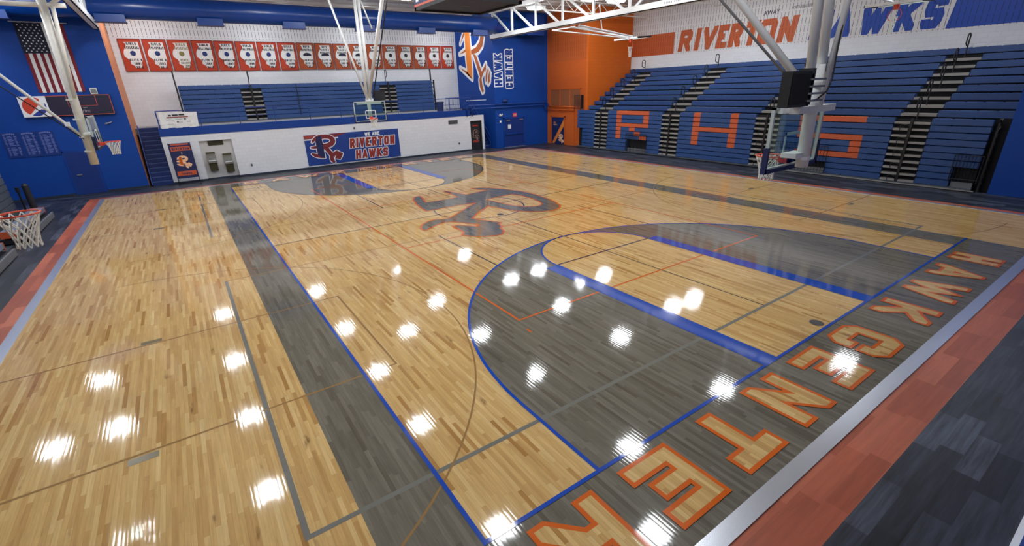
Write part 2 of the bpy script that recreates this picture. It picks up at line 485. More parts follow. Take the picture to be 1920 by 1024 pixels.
LOGO_O = [(-0.466, 0.261), (-0.427, 0.342), (-0.334, 0.425), (-0.215, 0.482), (-0.103, 0.5), (0.042, 0.492), (0.173, 0.464), (0.275, 0.407), (0.33, 0.328), (0.342, 0.253), (0.318, 0.18), (0.263, 0.117), (0.192, 0.073), (0.074, 0.041), (0.133, -0.052), (0.187, -0.139), (0.263, -0.102), (0.344, -0.072), (0.372, -0.105), (0.413, -0.112), (0.437, -0.145), (0.495, -0.163), (0.534, -0.199), (0.502, -0.278), (0.478, -0.285), (0.487, -0.31), (0.46, -0.318), (0.443, -0.362), (0.419, -0.391), (0.32, -0.368), (0.228, -0.346), (0.305, -0.225), (0.19, -0.275), (0.2, -0.362), (0.215, -0.421), (0.238, -0.474), (0.183, -0.5), (0.112, -0.467), (0.071, -0.411), (0.053, -0.333), (0.074, -0.247), (-0.003, -0.114), (-0.069, 0.004), (-0.095, -0.006), (-0.088, -0.143), (-0.084, -0.294), (-0.117, -0.303), (-0.22, -0.292), (-0.337, -0.261), (-0.44, -0.219), (-0.513, -0.156), (-0.534, -0.111), (-0.502, -0.096), (-0.42, -0.11), (-0.328, -0.144), (-0.327, -0.057), (-0.325, 0.041), (-0.451, 0.047), (-0.519, 0.071), (-0.525, 0.102), (-0.474, 0.122), (-0.327, 0.133), (-0.325, 0.212), (-0.333, 0.298), (-0.385, 0.278), (-0.441, 0.235)]
LOGO_H = [(-0.099, 0.351), (0.005, 0.353), (0.102, 0.341), (0.159, 0.312), (0.171, 0.274), (0.132, 0.228), (0.052, 0.197), (-0.024, 0.186), (-0.094, 0.177), (-0.098, 0.254)]
LOGO_S = [(-0.273, 0.432), (-0.112, 0.45), (-0.099, 0.351), (-0.094, 0.177), (-0.101, 0.032), (-0.088, -0.143), (-0.09, -0.293), (-0.267, -0.212), (-0.314, -0.145), (-0.317, -0.083), (-0.325, 0.041), (-0.327, 0.133), (-0.326, 0.237)]
# thinner letter painted on the wall (separate strokes): stem with serifs, bowl, leg with tail, fist lines
def logo(mb, mp, border, fill, bw=0.022, stem=None, dl=0.004, fingers=None):
    outline_loop(mb, mp, LOGO_O, bw, dl, border)
    outline_loop(mb, mp, LOGO_H, bw, dl, border)
    mb.tess([[mp(a, b, 2 * dl) for a, b in LOGO_O], [mp(a, b, 2 * dl) for a, b in LOGO_H]], fill)
    if stem: mb.tess([[mp(a, b, 3 * dl) for a, b in LOGO_S]], stem)
    if fingers:
        for (a, b), (c, d) in (((0.27, -0.16), (0.31, -0.30)), ((0.34, -0.15), (0.37, -0.32)), ((0.42, -0.19), (0.43, -0.34)), ((0.19, -0.30), (0.28, -0.23))):
            L = math.hypot(c - a, d - b); nx, ny = -(d - b) / L * 0.008, (c - a) / L * 0.008
            mb.poly([mp(a + nx, b + ny, 3.5 * dl), mp(c + nx, d + ny, 3.5 * dl), mp(c - nx, d - ny, 3.5 * dl), mp(a - nx, b - ny, 3.5 * dl)], fingers)
def font_text(mb, fr, s, x, y, h, m, lift=0.006, bold=0.0, squeeze=1.0, shear=0.0):
    """lettering in the program's own plain typeface"""
    cu = bpy.data.curves.new('lettering', 'FONT'); cu.body = s; cu.size = 1.0; cu.offset = bold; cu.shear = shear
    cu.fill_mode = 'FRONT'; cu.resolution_u = 3
    ob = bpy.data.objects.new('lettering', cu); COL.objects.link(ob)
    dg = bpy.context.evaluated_depsgraph_get(); me = ob.evaluated_get(dg).to_mesh()
    k = h / 0.70
    vs = [(v.co.x * k * squeeze + x, v.co.y * k + y) for v in me.vertices]
    for p in me.polygons: mb.poly([fr.p(*vs[i], lift) for i in p.vertices], m)
    ob.evaluated_get(dg).to_mesh_clear()
    bpy.data.objects.remove(ob); bpy.data.curves.remove(cu)

# ------------------------------------------------------------------ FLOOR
CX, CY = 7.62, 12.8
X0, X1, Y0, Y1 = -5.33, 20.40, -1.33, 26.75
fl = MB()
LAY = [0]
def layer(): LAY[0] += 1
def fp(x, y): return (x, y, LAY[0] * 0.0005)
def frect(x0, y0, x1, y1, m): fl.poly([fp(x0, y0), fp(x1, y0), fp(x1, y1), fp(x0, y1)], m)
def fpoly(pts, m): fl.tess([[fp(*p) for p in pts]], m)
def arc(cx, cy, r, a0, a1, w, m, n=48):
    for i in range(n):
        a, b = (math.radians(a0 + (a1 - a0) * k / n) for k in (i, i + 1))
        fl.poly([fp(cx + (r - w) * math.cos(a), cy + (r - w) * math.sin(a)), fp(cx + r * math.cos(a), cy + r * math.sin(a)),
                 fp(cx + r * math.cos(b), cy + r * math.sin(b)), fp(cx + (r - w) * math.cos(b), cy + (r - w) * math.sin(b))], m)
def both(fn):
    fn(lambda x, y: (x, y)); fn(lambda x, y: (2 * CX - x, 2 * CY - y))
frect(X0, Y0, X1, Y1, 'maple')
layer()   # stained surround and three-point areas
frect(-0.97, Y0, -0.0, Y1, 'grey_maple'); frect(15.24, Y0, 16.2, Y1, 'grey_maple')
frect(0, Y0, 15.24, 0, 'grey_maple'); frect(0, 25.6, 15.24, Y1, 'grey_maple')
def three(T):
    pts = [(1.6, 0.0)] + [(CX + 6.02 * math.cos(math.radians(a)), 1.6 + 6.02 * math.sin(math.radians(a))) for a in range(180, -1, -4)] + [(13.64, 0.0)]
    fpoly([T(*p) for p in pts], 'grey_maple')
both(three)
layer()
def lane(T):
    pts = [(5.853, 0.0), (5.853, 5.79)] + [(CX + 1.80 * math.cos(math.radians(a)), 5.79 + 1.80 * math.sin(math.radians(a))) for a in range(178, 1, -6)] + [(9.387, 5.79), (9.387, 0.0)]
    fpoly([T(*p) for p in pts], 'maple')
both(lane)
layer()   # thin cross-court lines
for s in (0, 1):
    T = (lambda y: y) if s == 0 else (lambda y: 2 * CY - y)
    y0, y1 = T(1.12), T(1.19)
    frect(-1.57, y0, 16.76, y1, 'line_grey')
    frect(-1.57, T(1.19), -1.50, T(10.28), 'line_grey'); frect(16.69, T(1.19), 16.76, T(10.28), 'line_grey')
    frect(4.53, T(5.0), 4.58, T(10.3), 'line_dark'); frect(10.66, T(5.0), 10.71, T(10.3), 'line_dark')
    frect(7.60, T(1.19), 7.64, T(10.28), 'line_dark')
layer()
for s in (0, 1):
    T = (lambda y: y) if s == 0 else (lambda y: 2 * CY - y)
    frect(-1.57, T(10.28), 16.76, T(10.32), 'line_brown')
    for q in (0, 1):
        K = (lambda x: x) if q == 0 else (lambda x: 2 * CX - x)
        frect(K(-5.2), T(3.82), K(0.55), T(3.86), 'line_brown'); frect(K(-5.2), T(7.45), K(0.55), T(7.49), 'line_brown')
        frect(K(0.51), T(3.86), K(0.55), T(7.45), 'line_brown')
        for (bx, by) in ((-3.05, 7.58), (-3.05, 3.72)):
            frect(K(bx - 0.17), T(by - 0.07), K(bx + 0.17), T(by + 0.07), 'tape')
layer()
for cxx, c0 in ((-3.75, 0), (2 * CX + 3.75, 180)):
    for cyy in (5.66, 2 * CY - 5.66): arc(cxx, cyy, 6.02, c0 - 90, c0 + 90, 0.03, 'line_brown', 60)
layer()
frect(0, 12.775, 15.24, 12.825, 'line_dark')
arc(CX, CY, 1.83, 0, 360, 0.05, 'line_navy', 72)
layer()
frect(3.15, 3.80, 3.20, 21.8, 'line_orange'); frect(12.05, 3.80, 12.10, 21.8, 'line_orange')
layer()
for y in (3.80, 9.76, 15.79, 21.75): frect(3.15, y, 12.10, y + 0.05, 'line_orange')
frect(3.05, 3.27, 3.09, 3.43, 'line_orange')
layer()
def band(T):
    for xa, xb in ((5.43, 5.84), (9.40, 9.80)):
        a = T(xa, 0); b = T(xb, 5.76); frect(a[0], a[1], b[0], b[1], 'line_blue')
both(band)
layer()
def bline(T):
    near = T(0, 0)[1] < 1
    m = 'line_blue' if near else 'line_navy'
    f = -1 if near else 1
    c = T(CX, 1.6); b0 = 0 if near else 180
    arc(c[0], c[1], 6.02, b0, b0 + 180, 0.055, m, 64)
    c = T(CX, 5.79)
    arc(c[0], c[1], 1.85, b0, b0 + 180, 0.05, m, 40)
    for xa in (1.6, 13.585):
        a = T(xa, 0); b = T(xa + 0.055, 1.6); frect(a[0], a[1], b[0], b[1], m)
    a = T(5.84, 5.74); b = T(9.40, 5.79); frect(a[0], a[1], b[0], b[1], 'line_navy')
both(bline)
layer()
frect(-0.055, -0.055, 16.2, 0.0, 'line_blue'); frect(-0.055, 25.6, 16.2, 25.65, 'line_navy')
layer()
frect(-0.055, -0.055, 0.0, 25.65, 'line_blue')
layer()
for cx, cy in ((7.64, 0.16), (7.62, 11.25)):
    fl.poly([fp(cx + 0.125 * math.cos(k * math.pi / 12), cy + 0.125 * math.sin(k * math.pi / 12)) for k in range(24)], 'disc_dark')
layer()
# letter emblem inlaid at centre court, outline in court metres
FLOOR_O = [(9.27, 16.25), (9.66, 16.09), (10.08, 15.47), (10.35, 14.89), (10.62, 14.0), (10.64, 13.02), (10.55, 12.09), (10.39, 11.4), (10.17, 10.83), (9.88, 10.53), (9.52, 10.41), (9.06, 10.54), (8.72, 10.84), (8.39, 11.31), (8.19, 11.88), (8.01, 12.76), (7.32, 12.22), (6.43, 11.45), (6.54, 11.17), (6.76, 10.71), (6.96, 10.26), (6.77, 10.18), (6.74, 9.87), (6.58, 9.73), (6.45, 9.33), (6.22, 9.09), (6.0, 9.1), (5.53, 9.36), (5.31, 9.63), (5.24, 9.88), (5.42, 10.03), (5.46, 10.51), (5.46, 10.91), (5.62, 10.99), (5.77, 10.78), (6.07, 10.38), (6.27, 10.56), (6.11, 10.91), (5.9, 11.24), (5.72, 11.55), (5.49, 11.68), (5.13, 11.56), (4.76, 11.33), (4.5, 11.18), (4.49, 11.42), (4.68, 11.81), (5.02, 12.09), (5.36, 12.17), (5.83, 11.95), (6.49, 12.45), (7.29, 13.07), (7.96, 13.54), (7.39, 13.66), (6.54, 13.66), (5.73, 13.66), (5.78, 14.26), (5.94, 15.1), (6.17, 15.94), (6.43, 16.38), (6.64, 16.41), (6.55, 15.93), (6.27, 15.03), (6.88, 14.96), (7.89, 15.01), (7.96, 15.77), (7.93, 16.47), (8.06, 16.55), (8.22, 15.77), (8.38, 15.13), (9.1, 15.31), (9.72, 15.36), (9.46, 15.75)]
FLOOR_H = [(10.01, 13.92), (10.15, 13.35), (10.16, 12.57), (10.01, 11.86), (9.86, 11.5), (9.61, 11.3), (9.33, 11.31), (8.98, 11.57), (8.71, 12.16), (8.59, 12.97), (8.51, 13.77), (9.22, 13.88)]
def fmap(a, b, l): return (a, b, LAY[0] * 0.0005 + l)
outline_loop(fl, fmap, FLOOR_O, 0.07, 0.0005, 'line_orange'); outline_loop(fl, fmap, FLOOR_H, 0.07, 0.0005, 'line_orange')
fl.tess([[fmap(a, b, 0.0011) for a, b in FLOOR_O], [fmap(a, b, 0.0011) for a, b in FLOOR_H]], 'grey_maple')
LAY[0] += 3
# words along both ends: block letters in natural wood with an orange edge
SPANS = [('H', 14.53, 13.92), ('A', 13.18, 12.32), ('W', 11.75, 10.60), ('K', 9.90, 9.12), ('C', 8.03, 7.15), ('E', 6.61, 5.85),
         ('N', 5.26, 4.47), ('T', 3.88, 3.09), ('E', 2.58, 1.82), ('R', 1.28, 0.45)]
for s in (0, 1):
    sg = 1 if s == 0 else -1
    base = LAY[0] * 0.0005
    for ch, xa, xb in SPANS:
        w = xa - xb
        org = (xa, -0.24, base) if s == 0 else (2 * CX - xa, 2 * CY + 0.24, base)
        fr = Frame(org, (-sg, 0, 0), (0, -sg, 0), (0, 0, 1))
        t = {'E': 0.172, 'W': 0.19, 'K': 0.20, 'A': 0.20, 'R': 0.20}.get(ch, 0.215)
        draw(fl, fr, glyph(ch, w, 0.86, t, 0.06), 0, 0, 0.0005, 'line_orange')
        draw(fl, fr, glyph(ch, w, 0.86, t), 0, 0, 0.001, 'maple')
struct(fl, 'floor')

bo = MB()
bo.box((-14, -9, -0.06), (29, 35, -0.012), 'vinyl_x')
zb = -0.004
def bq(x0, y0, x1, y1, m, z=zb): bo.poly([(x0, y0, z), (x1, y0, z), (x1, y1, z), (x0, y1, z)], m)
bq(-14, -3.3, 29, -2.08, 'vinyl_x'); bq(-14, 27.25, 29, 35, 'vinyl_x')
bq(-14, -2.08, -5.98, 27.25, 'vinyl_y'); bq(20.92, -2.08, 29, 27.25, 'vinyl_y')
bq(-5.98, -2.08, 20.92, -1.5, 'orange_vinyl_x'); bq(-5.98, 26.85, 20.92, 27.25, 'orange_vinyl_x')
bq(-5.98, -1.5, -5.5, 26.85, 'orange_vinyl_y'); bq(20.52, -1.5, 20.92, 26.85, 'orange_vinyl_y')
struct(bo, 'floor')
for i, (a, b) in enumerate((((-5.52, -1.53, -0.01), (20.56, -1.33, 0.012)), ((-5.53, -1.33, -0.01), (-5.33, 26.75, 0.012)),
                            ((20.40, -1.33, -0.01), (20.56, 26.75, 0.012)), ((-5.53, 26.75, -0.01), (20.56, 26.88, 0.012)))):
    t = MB(); t.box(a, b, 'aluminium'); struct(t, 'trim_%d' % (i + 1))

# ------------------------------------------------------------------ WALLS
ZC = 9.65
w = MB(); w.box((-13.5, 29.2, 0), (-3.6, 29.5, ZC), 'blue_wall_x')
struct(w, 'wall_far_left')
w = MB(); w.box((-3.78, 29.5, 0), (-3.6, 34.2, ZC), 'salmon_wall'); w.box((-3.604, 29.2, 0), (-3.596, 29.5, ZC), 'salmon_wall')
fr = Frame((-3.596, 29.2, 0), (0, 1, 0), (0, 0, 1), (1, 0, 0))
for k in range(26):
    z = 3.0 + k * 0.25
    rect(w, fr, 0.0, z, random.uniform(0.02, 0.12), z + random.uniform(0.1, 0.26), 'white_paint', 0.003)
struct(w, 'wall_recess_left')
w = MB()
w.box((-3.78, 34.2, 0), (18.95, 34.4, 7.87), 'white_wall_x'); w.box((-3.78, 34.2, 7.87), (18.95, 34.4, ZC), 'white_slots_x')
struct(w, 'wall_far')
w = MB()
w.box((18.75, 28.9, 0), (18.95, 34.2, ZC), 'blue_wall_y')
wr = struct(w, 'wall_recess_right')
g = MB()
def wmap(a, b, l): return (18.75 - 0.002 - l, 31.29 - 4.66 * a, 6.60 + 5.06 * b)
# painted letter: broad stem with serif spikes, slim bowl, leg ending in a fist
WL = [('logo_orange', [(-0.27, 0.44), (-0.12, 0.46), (-0.085, -0.13), (-0.10, -0.29), (-0.30, -0.19), (-0.255, -0.17), (-0.28, 0.13)]),
      ('logo_rust', [(-0.27, 0.44), (-0.45, 0.24), (-0.28, 0.36)]), ('logo_rust', [(-0.28, 0.155), (-0.50, 0.095), (-0.28, 0.115)]),
      ('logo_rust', [(-0.10, -0.29), (-0.51, -0.10), (-0.255, -0.17)]),
      ('logo_rust', [(-0.12, 0.46), (0.10, 0.47), (0.27, 0.40), (0.335, 0.27), (0.28, 0.16), (0.15, 0.09), (-0.09, 0.065), (-0.09, 0.13), (0.08, 0.16), (0.20, 0.23), (0.235, 0.31), (0.17, 0.38), (0.05, 0.40), (-0.11, 0.39)]),
      ('logo_rust', [(-0.03, 0.075), (0.06, 0.055), (0.22, -0.19), (0.36, -0.08), (0.36, -0.13), (0.25, -0.23), (0.205, -0.28), (0.22, -0.38), (0.26, -0.46), (0.21, -0.49), (0.14, -0.40), (0.13, -0.30), (0.16, -0.26)]),
      ('logo_rust', [(0.34, -0.13), (0.40, -0.17), (0.38, -0.31), (0.33, -0.34)]), ('logo_rust', [(0.41, -0.15), (0.47, -0.20), (0.46, -0.33), (0.40, -0.37)])]
for m, P in WL: outline_loop(g, wmap, P, 0.040, 0.003, 'white_paint'); g.tess([[wmap(a, b, 0.004) for a, b in P]], 'white_paint')
for m, P in WL: g.tess([[wmap(a, b, 0.009) for a, b in P]], m)
for (ax, ay, bx, by) in ((0.38, -0.14, 0.30, -0.30), (0.45, -0.18, 0.37, -0.33), (0.52, -0.21, 0.48, -0.36)):
    outline_loop(g, wmap, [(ax, ay), (bx, by)], 0.010, 0.012, 'white_paint')
g.build('painted_logo', wr)
w = MB()
w.box((18.75, 28.6, 0), (24.1, 28.9, ZC), 'blue_wall_x')
wx = struct(w, 'wall_far_right')
g = MB()
fr = Frame((0, 28.6, 0), (0, 0, 1), (-1, 0, 0), (0, -1, 0))       # reads upward
text(g, fr, 'HAWK', 5.65, -19.50, 0.66, 'blue_paint', wr=0.74, t=0.26, gap=0.20, lift=0.004, outline='white_paint', ow=0.10, fit=2.15)
text(g, fr, 'CENTER', 5.69, -20.48, 0.66, 'blue_paint', wr=0.74, t=0.26, gap=0.16, lift=0.004, outline='white_paint', ow=0.10, fit=2.55)
g.build('painted_lettering', wx)
# mezzanine front with the drinking-fountain recess and the passage door opening
F = 29.2
for a, b in (((-2.48, F, 0), (-0.82, F + 0.2, 2.56)), ((0.82, F, 0), (16.83, F + 0.2, 2.56)), ((17.85, F, 0), (18.05, F + 0.2, 2.56)),
             ((-0.82, F, 2.18), (0.82, F + 0.2, 2.56)), ((16.83, F, 2.17), (17.85, F + 0.2, 2.56))):
    w = MB(); w.box(a, b, 'white_wall_x'); struct(w, 'wall_mezzanine')
w = MB(); w.box((-0.82, F + 0.14, 0.0), (0.82, F + 0.2, 2.18), 'recess_grey')
struct(w, 'wall_mezzanine')
w = MB(); w.box((-2.48, F - 0.03, 2.56), (16.83, F + 0.2, 2.99), 'blue_paint'); struct(w, 'trim_5')
w = MB(); w.box((-2.48, F + 0.2, 2.6), (16.83, 34.2, 2.95), 'mezz_grey'); w.box((16.83, 32.7, 2.6), (18.75, 34.2, 2.95), 'mezz_grey'); w.box((-3.6, 31.9, 2.6), (-2.48, 34.2, 2.95), 'mezz_grey'); struct(w, 'floor')
w = MB()
for a, b in ((-2.48, -0.82), (0.82, 16.83)): w.box((a, F - 0.012, 0), (b, F, 0.10), 'base_grey')
w.box((-0.82, F + 0.128, 0), (0.82, F + 0.14, 0.10), 'base_grey')
struct(w, 'baseboard_mezzanine')
w = MB(); w.box((-13.5, F - 0.012, 0), (-6.62, F, 0.10), 'base_grey'); w.box((-5.42, F - 0.012, 0), (-3.6, F, 0.10), 'base_grey'); struct(w, 'baseboard_far_left')
# orange return walls by the right-hand seating
w = MB()
w.box((23.9, 24.1, 0), (24.1, 28.6, 6.2), 'orange_wall_y'); w.box((23.9, 24.1, 6.2), (24.1, 28.6, ZC), 'orange_slots_y')
w.box((23.84, 25.28, 0), (23.9, 26.12, 2.55), 'orange_wall_y')
struct(w, 'wall_orange_side')
w = MB(); w.box((23.9, 23.9, 0), (28.6, 24.1, ZC), 'orange_wall_x'); struct(w, 'wall_orange_end')
w = MB()
w.box((28.4, -8, 0), (28.6, 23.9, 6.27), 'white_wall_y'); w.box((28.4, -8, 6.27), (28.6, 23.9, ZC), 'white_slots_y')
wr2 = struct(w, 'wall_right')
g = MB()
fr = Frame((28.4, 0, 0), (0, -1, 0), (0, 0, 1), (-1, 0, 0))
rect(g, fr, -23.88, 6.29, -20.05, 7.67, 'orange_paint_slots', 0.004)
SP = [('R', 19.72, 18.55), ('I', 18.48, 17.98), ('V', 17.92, 16.70), ('E', 16.83, 15.95), ('R', 15.99, 14.98), ('T', 14.96, 13.95), ('O', 14.14, 12.86), ('N', 12.90, 11.75)]
for ch, a, b in SP:
    draw(g, fr, glyph(ch, (a - b) * 0.84, 1.34, 0.36), -a, 6.36, 0.004, 'orange_paint_slots', 0.14)
for ch, a, b in [('H', 11.12, 10.0), ('A', 10.12, 8.93), ('W', 8.80, 7.28), ('K', 7.30, 6.24), ('S', 6.20, 5.26)]:
    draw(g, fr, glyph(ch, (a - b) * 0.84, 1.34, 0.36), -a, 6.36, 0.004, 'blue_paint_slots', 0.14)
g.poly([fr.p(-5.16, 6.30, 0.004), fr.p(8, 6.30, 0.004), fr.p(8, 7.75, 0.004), fr.p(-4.98, 7.75, 0.004)], 'blue_paint_slots')
font_text(g, fr, 'AWAY', -13.87, 7.91, 0.22, 'ink_black', 0.006, 0.02)
font_text(g, fr, 'NORTH BLEACHERS', -12.29, 8.03, 0.15, 'ink_black', 0.006, 0.0, 0.58)
g.build('painted_lettering', wr2)
w = MB(); w.box((23.6, -8, 0), (28.4, 1.12, ZC), 'blue_wall_y'); struct(w, 'wall_right_near')
w = MB(); w.box((-10.6, 24.8, 0), (-10.4, 29.2, ZC), 'blue_wall_y'); w.box((-13.2, 24.8, 0), (-10.6, 25.0, ZC), 'blue_wall_x'); struct(w, 'wall_left_return')
w = MB(); w.box((-13.4, -8, 0), (-13.2, 24.8, ZC), 'white_wall_y'); struct(w, 'wall_left')
w = MB(); w.box((-13.2, -8, 0), (-8.36, 1.12, ZC), 'blue_wall_y'); struct(w, 'wall_left_near')
w = MB(); w.box((-8.36, -3.42, 0), (23.6, -3.22, 2.9), 'blue_wall_x'); struct(w, 'wall_near')
w = MB(); w.box((-8.36, -3.225, 0), (23.6, -3.165, 0.035), 'white_paint'); struct(w, 'baseboard_near')
w = MB(); w.box((-8.36, -8, 2.6), (23.6, -3.42, 2.9), 'mezz_grey'); struct(w, 'floor')
w = MB(); w.box((-13.4, -8.2, 0), (28.6, -8.0, ZC), 'white_wall_x'); struct(w, 'wall_near_back')
w = MB(); w.box((-13.5, -8.2, ZC), (28.6, 34.4, ZC + 0.15), 'ceiling_deck')
for k in range(34):
    y = -7.5 + k * 1.25; w.box((-13.5, y, ZC - 0.05), (28.6, y + 0.5, ZC), 'ceiling_deck')
struct(w, 'ceiling')

# ------------------------------------------------------------------ DOORS
FY = Frame((0, 29.2, 0), (1, 0, 0), (0, 0, 1), (0, -1, 0))
d = MB(); d.box((-6.57, 29.14, 0.01), (-5.47, 29.2, 2.13), 'blue_door')
d.box((-6.63, 29.15, 0), (-6.57, 29.2, 2.2), 'blue_paint'); d.box((-5.47, 29.15, 0), (-5.41, 29.2, 2.2), 'blue_paint'); d.box((-6.63, 29.15, 2.13), (-5.41, 29.2, 2.2), 'blue_paint')
d1 = struct(d, 'door_1')
h = MB(); h.box((-6.36, 29.08, 0.98), (-6.16, 29.14, 1.03), 'stainless'); tag(h.build('door_handle', d1), 'steel lever handle')
d = MB()
d.box((19.54, 28.55, 0.02), (21.38, 28.6, 2.16), 'blue_door')
for a, b in (((19.46, 28.53, 0), (19.54, 28.6, 2.26)), ((21.38, 28.53, 0), (21.46, 28.6, 2.26)), ((19.46, 28.53, 2.16), (21.46, 28.6, 2.26))): d.box(a, b, 'blue_paint')
d.box((19.46, 28.5, 0), (21.46, 28.55, 0.03), 'aluminium')
d2 = struct(d, 'door_2')
h = MB(); h.bar((19.62, 28.50, 1.02), (21.28, 28.50, 1.02), 0.05, 0.09, 'blue_paint'); h.box((20.43, 28.5, 0.98), (20.5, 28.55, 1.1), 'blue_paint'); h.build('push_bar', d2)
for x in (19.72, 20.98):
    h = MB(); h.box((x, 28.48, 2.02), (x + 0.32, 28.55, 2.10), 'grey_metal'); h.build('door_closer', d2)
h = MB(); h.box((19.86, 28.545, 1.42), (20.14, 28.55, 1.74), 'white_paint'); h.build('paper_notice', d2)
d = MB()
d.box((23.85, 26.42, 0.02), (23.9, 28.0, 2.1), 'navy')
for a, b in (((23.83, 26.34, 0), (23.9, 26.42, 2.2)), ((23.83, 28.0, 0), (23.9, 28.1, 2.2)), ((23.83, 26.34, 2.1), (23.9, 28.1, 2.2))): d.box(a, b, 'orange_wall_y')
d3 = struct(d, 'door_3')
g = MB(); fr = Frame((23.85, 28.0, 0), (0, -1, 0), (0, 0, 1), (-1, 0, 0))
g.poly([fr.p(0.05, 0.05, 0.003), fr.p(0.35, 0.05, 0.003), fr.p(1.58, 1.50, 0.003), fr.p(1.58, 2.05, 0.003)], 'logo_orange')
text(g, fr, 'RHS', 0.38, 1.62, 0.12, 'logo_orange', lift=0.003); text(g, fr, 'HAWKS', 0.46, 1.46, 0.11, 'logo_peach', lift=0.003)
logo(g, lambda a, b, l: fr.p(1.20 + 0.62 * a, 0.45 + 0.72 * b, 0.003 + l), 'logo_peach', 'logo_peach', 0.02, dl=0.002)
g.build('door_graphic', d3)
d = MB()
d.box((16.83, F + 0.05, 0.0), (16.95, F + 0.2, 2.17), 'black'); d.box((17.73, F + 0.05, 0), (17.85, F + 0.2, 2.17), 'black'); d.box((16.83, F + 0.05, 2.07), (17.85, F + 0.2, 2.17), 'black')
d.box((16.95, F + 0.12, 0.01), (17.73, F + 0.18, 2.07), 'pad_black')
d4 = struct(d, 'door_4')
g = MB(); fr = Frame((16.95, F + 0.12, 0), (1, 0, 0), (0, 0, 1), (0, -1, 0))
logo(g, lambda a, b, l: fr.p(0.40 + 0.55 * a, 1.12 + 0.75 * b, 0.003 + l), 'logo_peach', 'deep_navy', 0.02, dl=0.002)
rect(g, fr, 0.12, 1.75, 0.62, 1.86, 'ink_red'); rect(g, fr, 0.12, 0.55, 0.62, 0.72, 'ink_red')
g.build('door_graphic', d4)

# ------------------------------------------------------------------ STAIRS
def stairs(name, label, x0, x1, y0, n, rise, run, zone):
    t = empty(name, ((x0 + x1) / 2, y0, 0), label, 'stairs')
    for i in range(n):
        s = MB(); s.box((x0, y0 + i * run, 0.0), (x1, y0 + (i + 1) * run, (i + 1) * rise), 'blue_dark')
        s.box((x0, y0 + i * run - 0.015, (i + 1) * rise - 0.03), (x1, y0 + i * run + 0.03, (i + 1) * rise + 0.004), 'step_edge')
        s.build('step', t)
    return t
st = stairs('staircase', 'steep dark blue staircase climbing beside the left end of the white mezzanine wall', -3.42, -2.5, 29.25, 13, 0.228, 0.2, 0)
s = MB(); s.bar((-3.46, 29.22, 0.05), (-3.46, 31.85, 3.05), 0.05, 0.16, 'sign_blue'); s.build('stringer', st)
st = stairs('staircase', 'short blue staircase behind the white wall end near the blue double door', 18.1, 18.7, 29.5, 13, 0.228, 0.24, 0)
s = MB(); s.tube([(18.68, 29.35, 0.92), (18.68, 32.3, 3.7)], 0.025, 'sign_blue'); s.tube([(18.68, 29.35, 0.45), (18.68, 32.3, 3.25)], 0.02, 'sign_blue'); s.tube([(18.68, 29.35, 0.05), (18.68, 29.35, 0.92)], 0.02, 'sign_blue'); s.build('handrail', st)

# ------------------------------------------------------------------ LIGHTS
def lamp_proto():
    t = empty('ceiling_light', (0, 0, 9.1), 'x', 'ceiling light', 'ceiling lights')
    m = MB(); m.box((-0.46, -0.46, 9.16), (0.46, 0.46, 9.24), 'white_steel'); m.box((-0.2, -0.2, 9.24), (0.2, 0.2, 9.34), 'white_steel')
    m.tube([(-0.15, 0, 9.3), (-0.15, 0, ZC - 0.16)], 0.012, 'grey_metal', 5); m.tube([(0.15, 0, 9.3), (0.15, 0, ZC - 0.16)], 0.012, 'grey_metal', 5)
    m.build('housing', t)
    m = MB(); r = 0.41
    P = []
    for z, k in ((9.16, 1.0), (9.10, 1.0), (9.06, 0.93)):
        P.append([(r * k * (abs(math.cos(a)) ** 0.16) * math.copysign(1, math.cos(a)), r * k * (abs(math.sin(a)) ** 0.16) * math.copysign(1, math.sin(a)), z) for a in [2 * math.pi * (i + 0.5) / 20 for i in range(20)]])
    for a, b in ((0, 1), (1, 2)):
        for i in range(20): m.poly([P[a][i], P[b][i], P[b][(i + 1) % 20], P[a][(i + 1) % 20]], 'lamp_glow')
    m.poly(P[2][::-1], 'lamp_glow')
    m.build('diffuser', t)
    return t
lp = None
ROWS = {31.2: 'inside the mezzanine recess', 24.0: 'nearest the mezzanine', 18.1: 'in the second row from the mezzanine', 12.9: 'over the centre line', 6.5: 'over the near three-point arc', 3.4: 'over the near free throw lane', 0.4: 'above the near baseline lettering'}
COLS = {-2.0: 'above the left sideline', 4.05: 'left of the court centre line', 10.3: 'right of the court centre line', 16.6: 'above the right sideline', 8.0: 'on the court centre line'}
LIST = [(x, y, 'square ceiling light %s, %s' % (ROWS[y], COLS[x])) for y in (31.2, 24.0, 18.1, 12.9, 6.5) for x in (-2.0, 4.05, 10.3, 16.6)]
LIST += [(8.0, 3.4, 'white square ceiling light over the near free throw lane'), (7.0, 21.2, 'white square ceiling light hung just beyond the centre scoreboard'),
         (-7.9, 26.1, 'white square ceiling light in front of the hanging flag'), (-6.9, 20.8, 'white square ceiling light of the left pair, nearer the court'),
         (-9.0, 20.8, 'white square ceiling light of the left pair, nearer the left wall'), (-6.0, 13.5, 'white square ceiling light over the left orange floor stripe'),
         (19.4, 24.2, 'bright oval-looking ceiling light in front of the blue duct end'), (20.4, 20.2, 'bright ceiling light behind the truss, left of the orange wall pair'),
         (22.5, 20.1, 'bright ceiling light behind the truss, right of the orange wall pair'), (22.1, 13.5, 'ceiling light over the right seating middle, nearer the court'),
         (24.1, 13.4, 'ceiling light over the right seating middle, nearer the lettered wall'), (23.4, 4.1, 'ceiling light over the near end of the right seating'),
         (22.0, -1.0, 'ceiling light above the near right corner of the floor'), (-7.5, 6.5, 'ceiling light above the left folded bleachers near the camera'), (-1.9, 0.4, 'ceiling light above the near left court corner'), (4.2, 0.4, 'ceiling light above the near baseline lettering')]
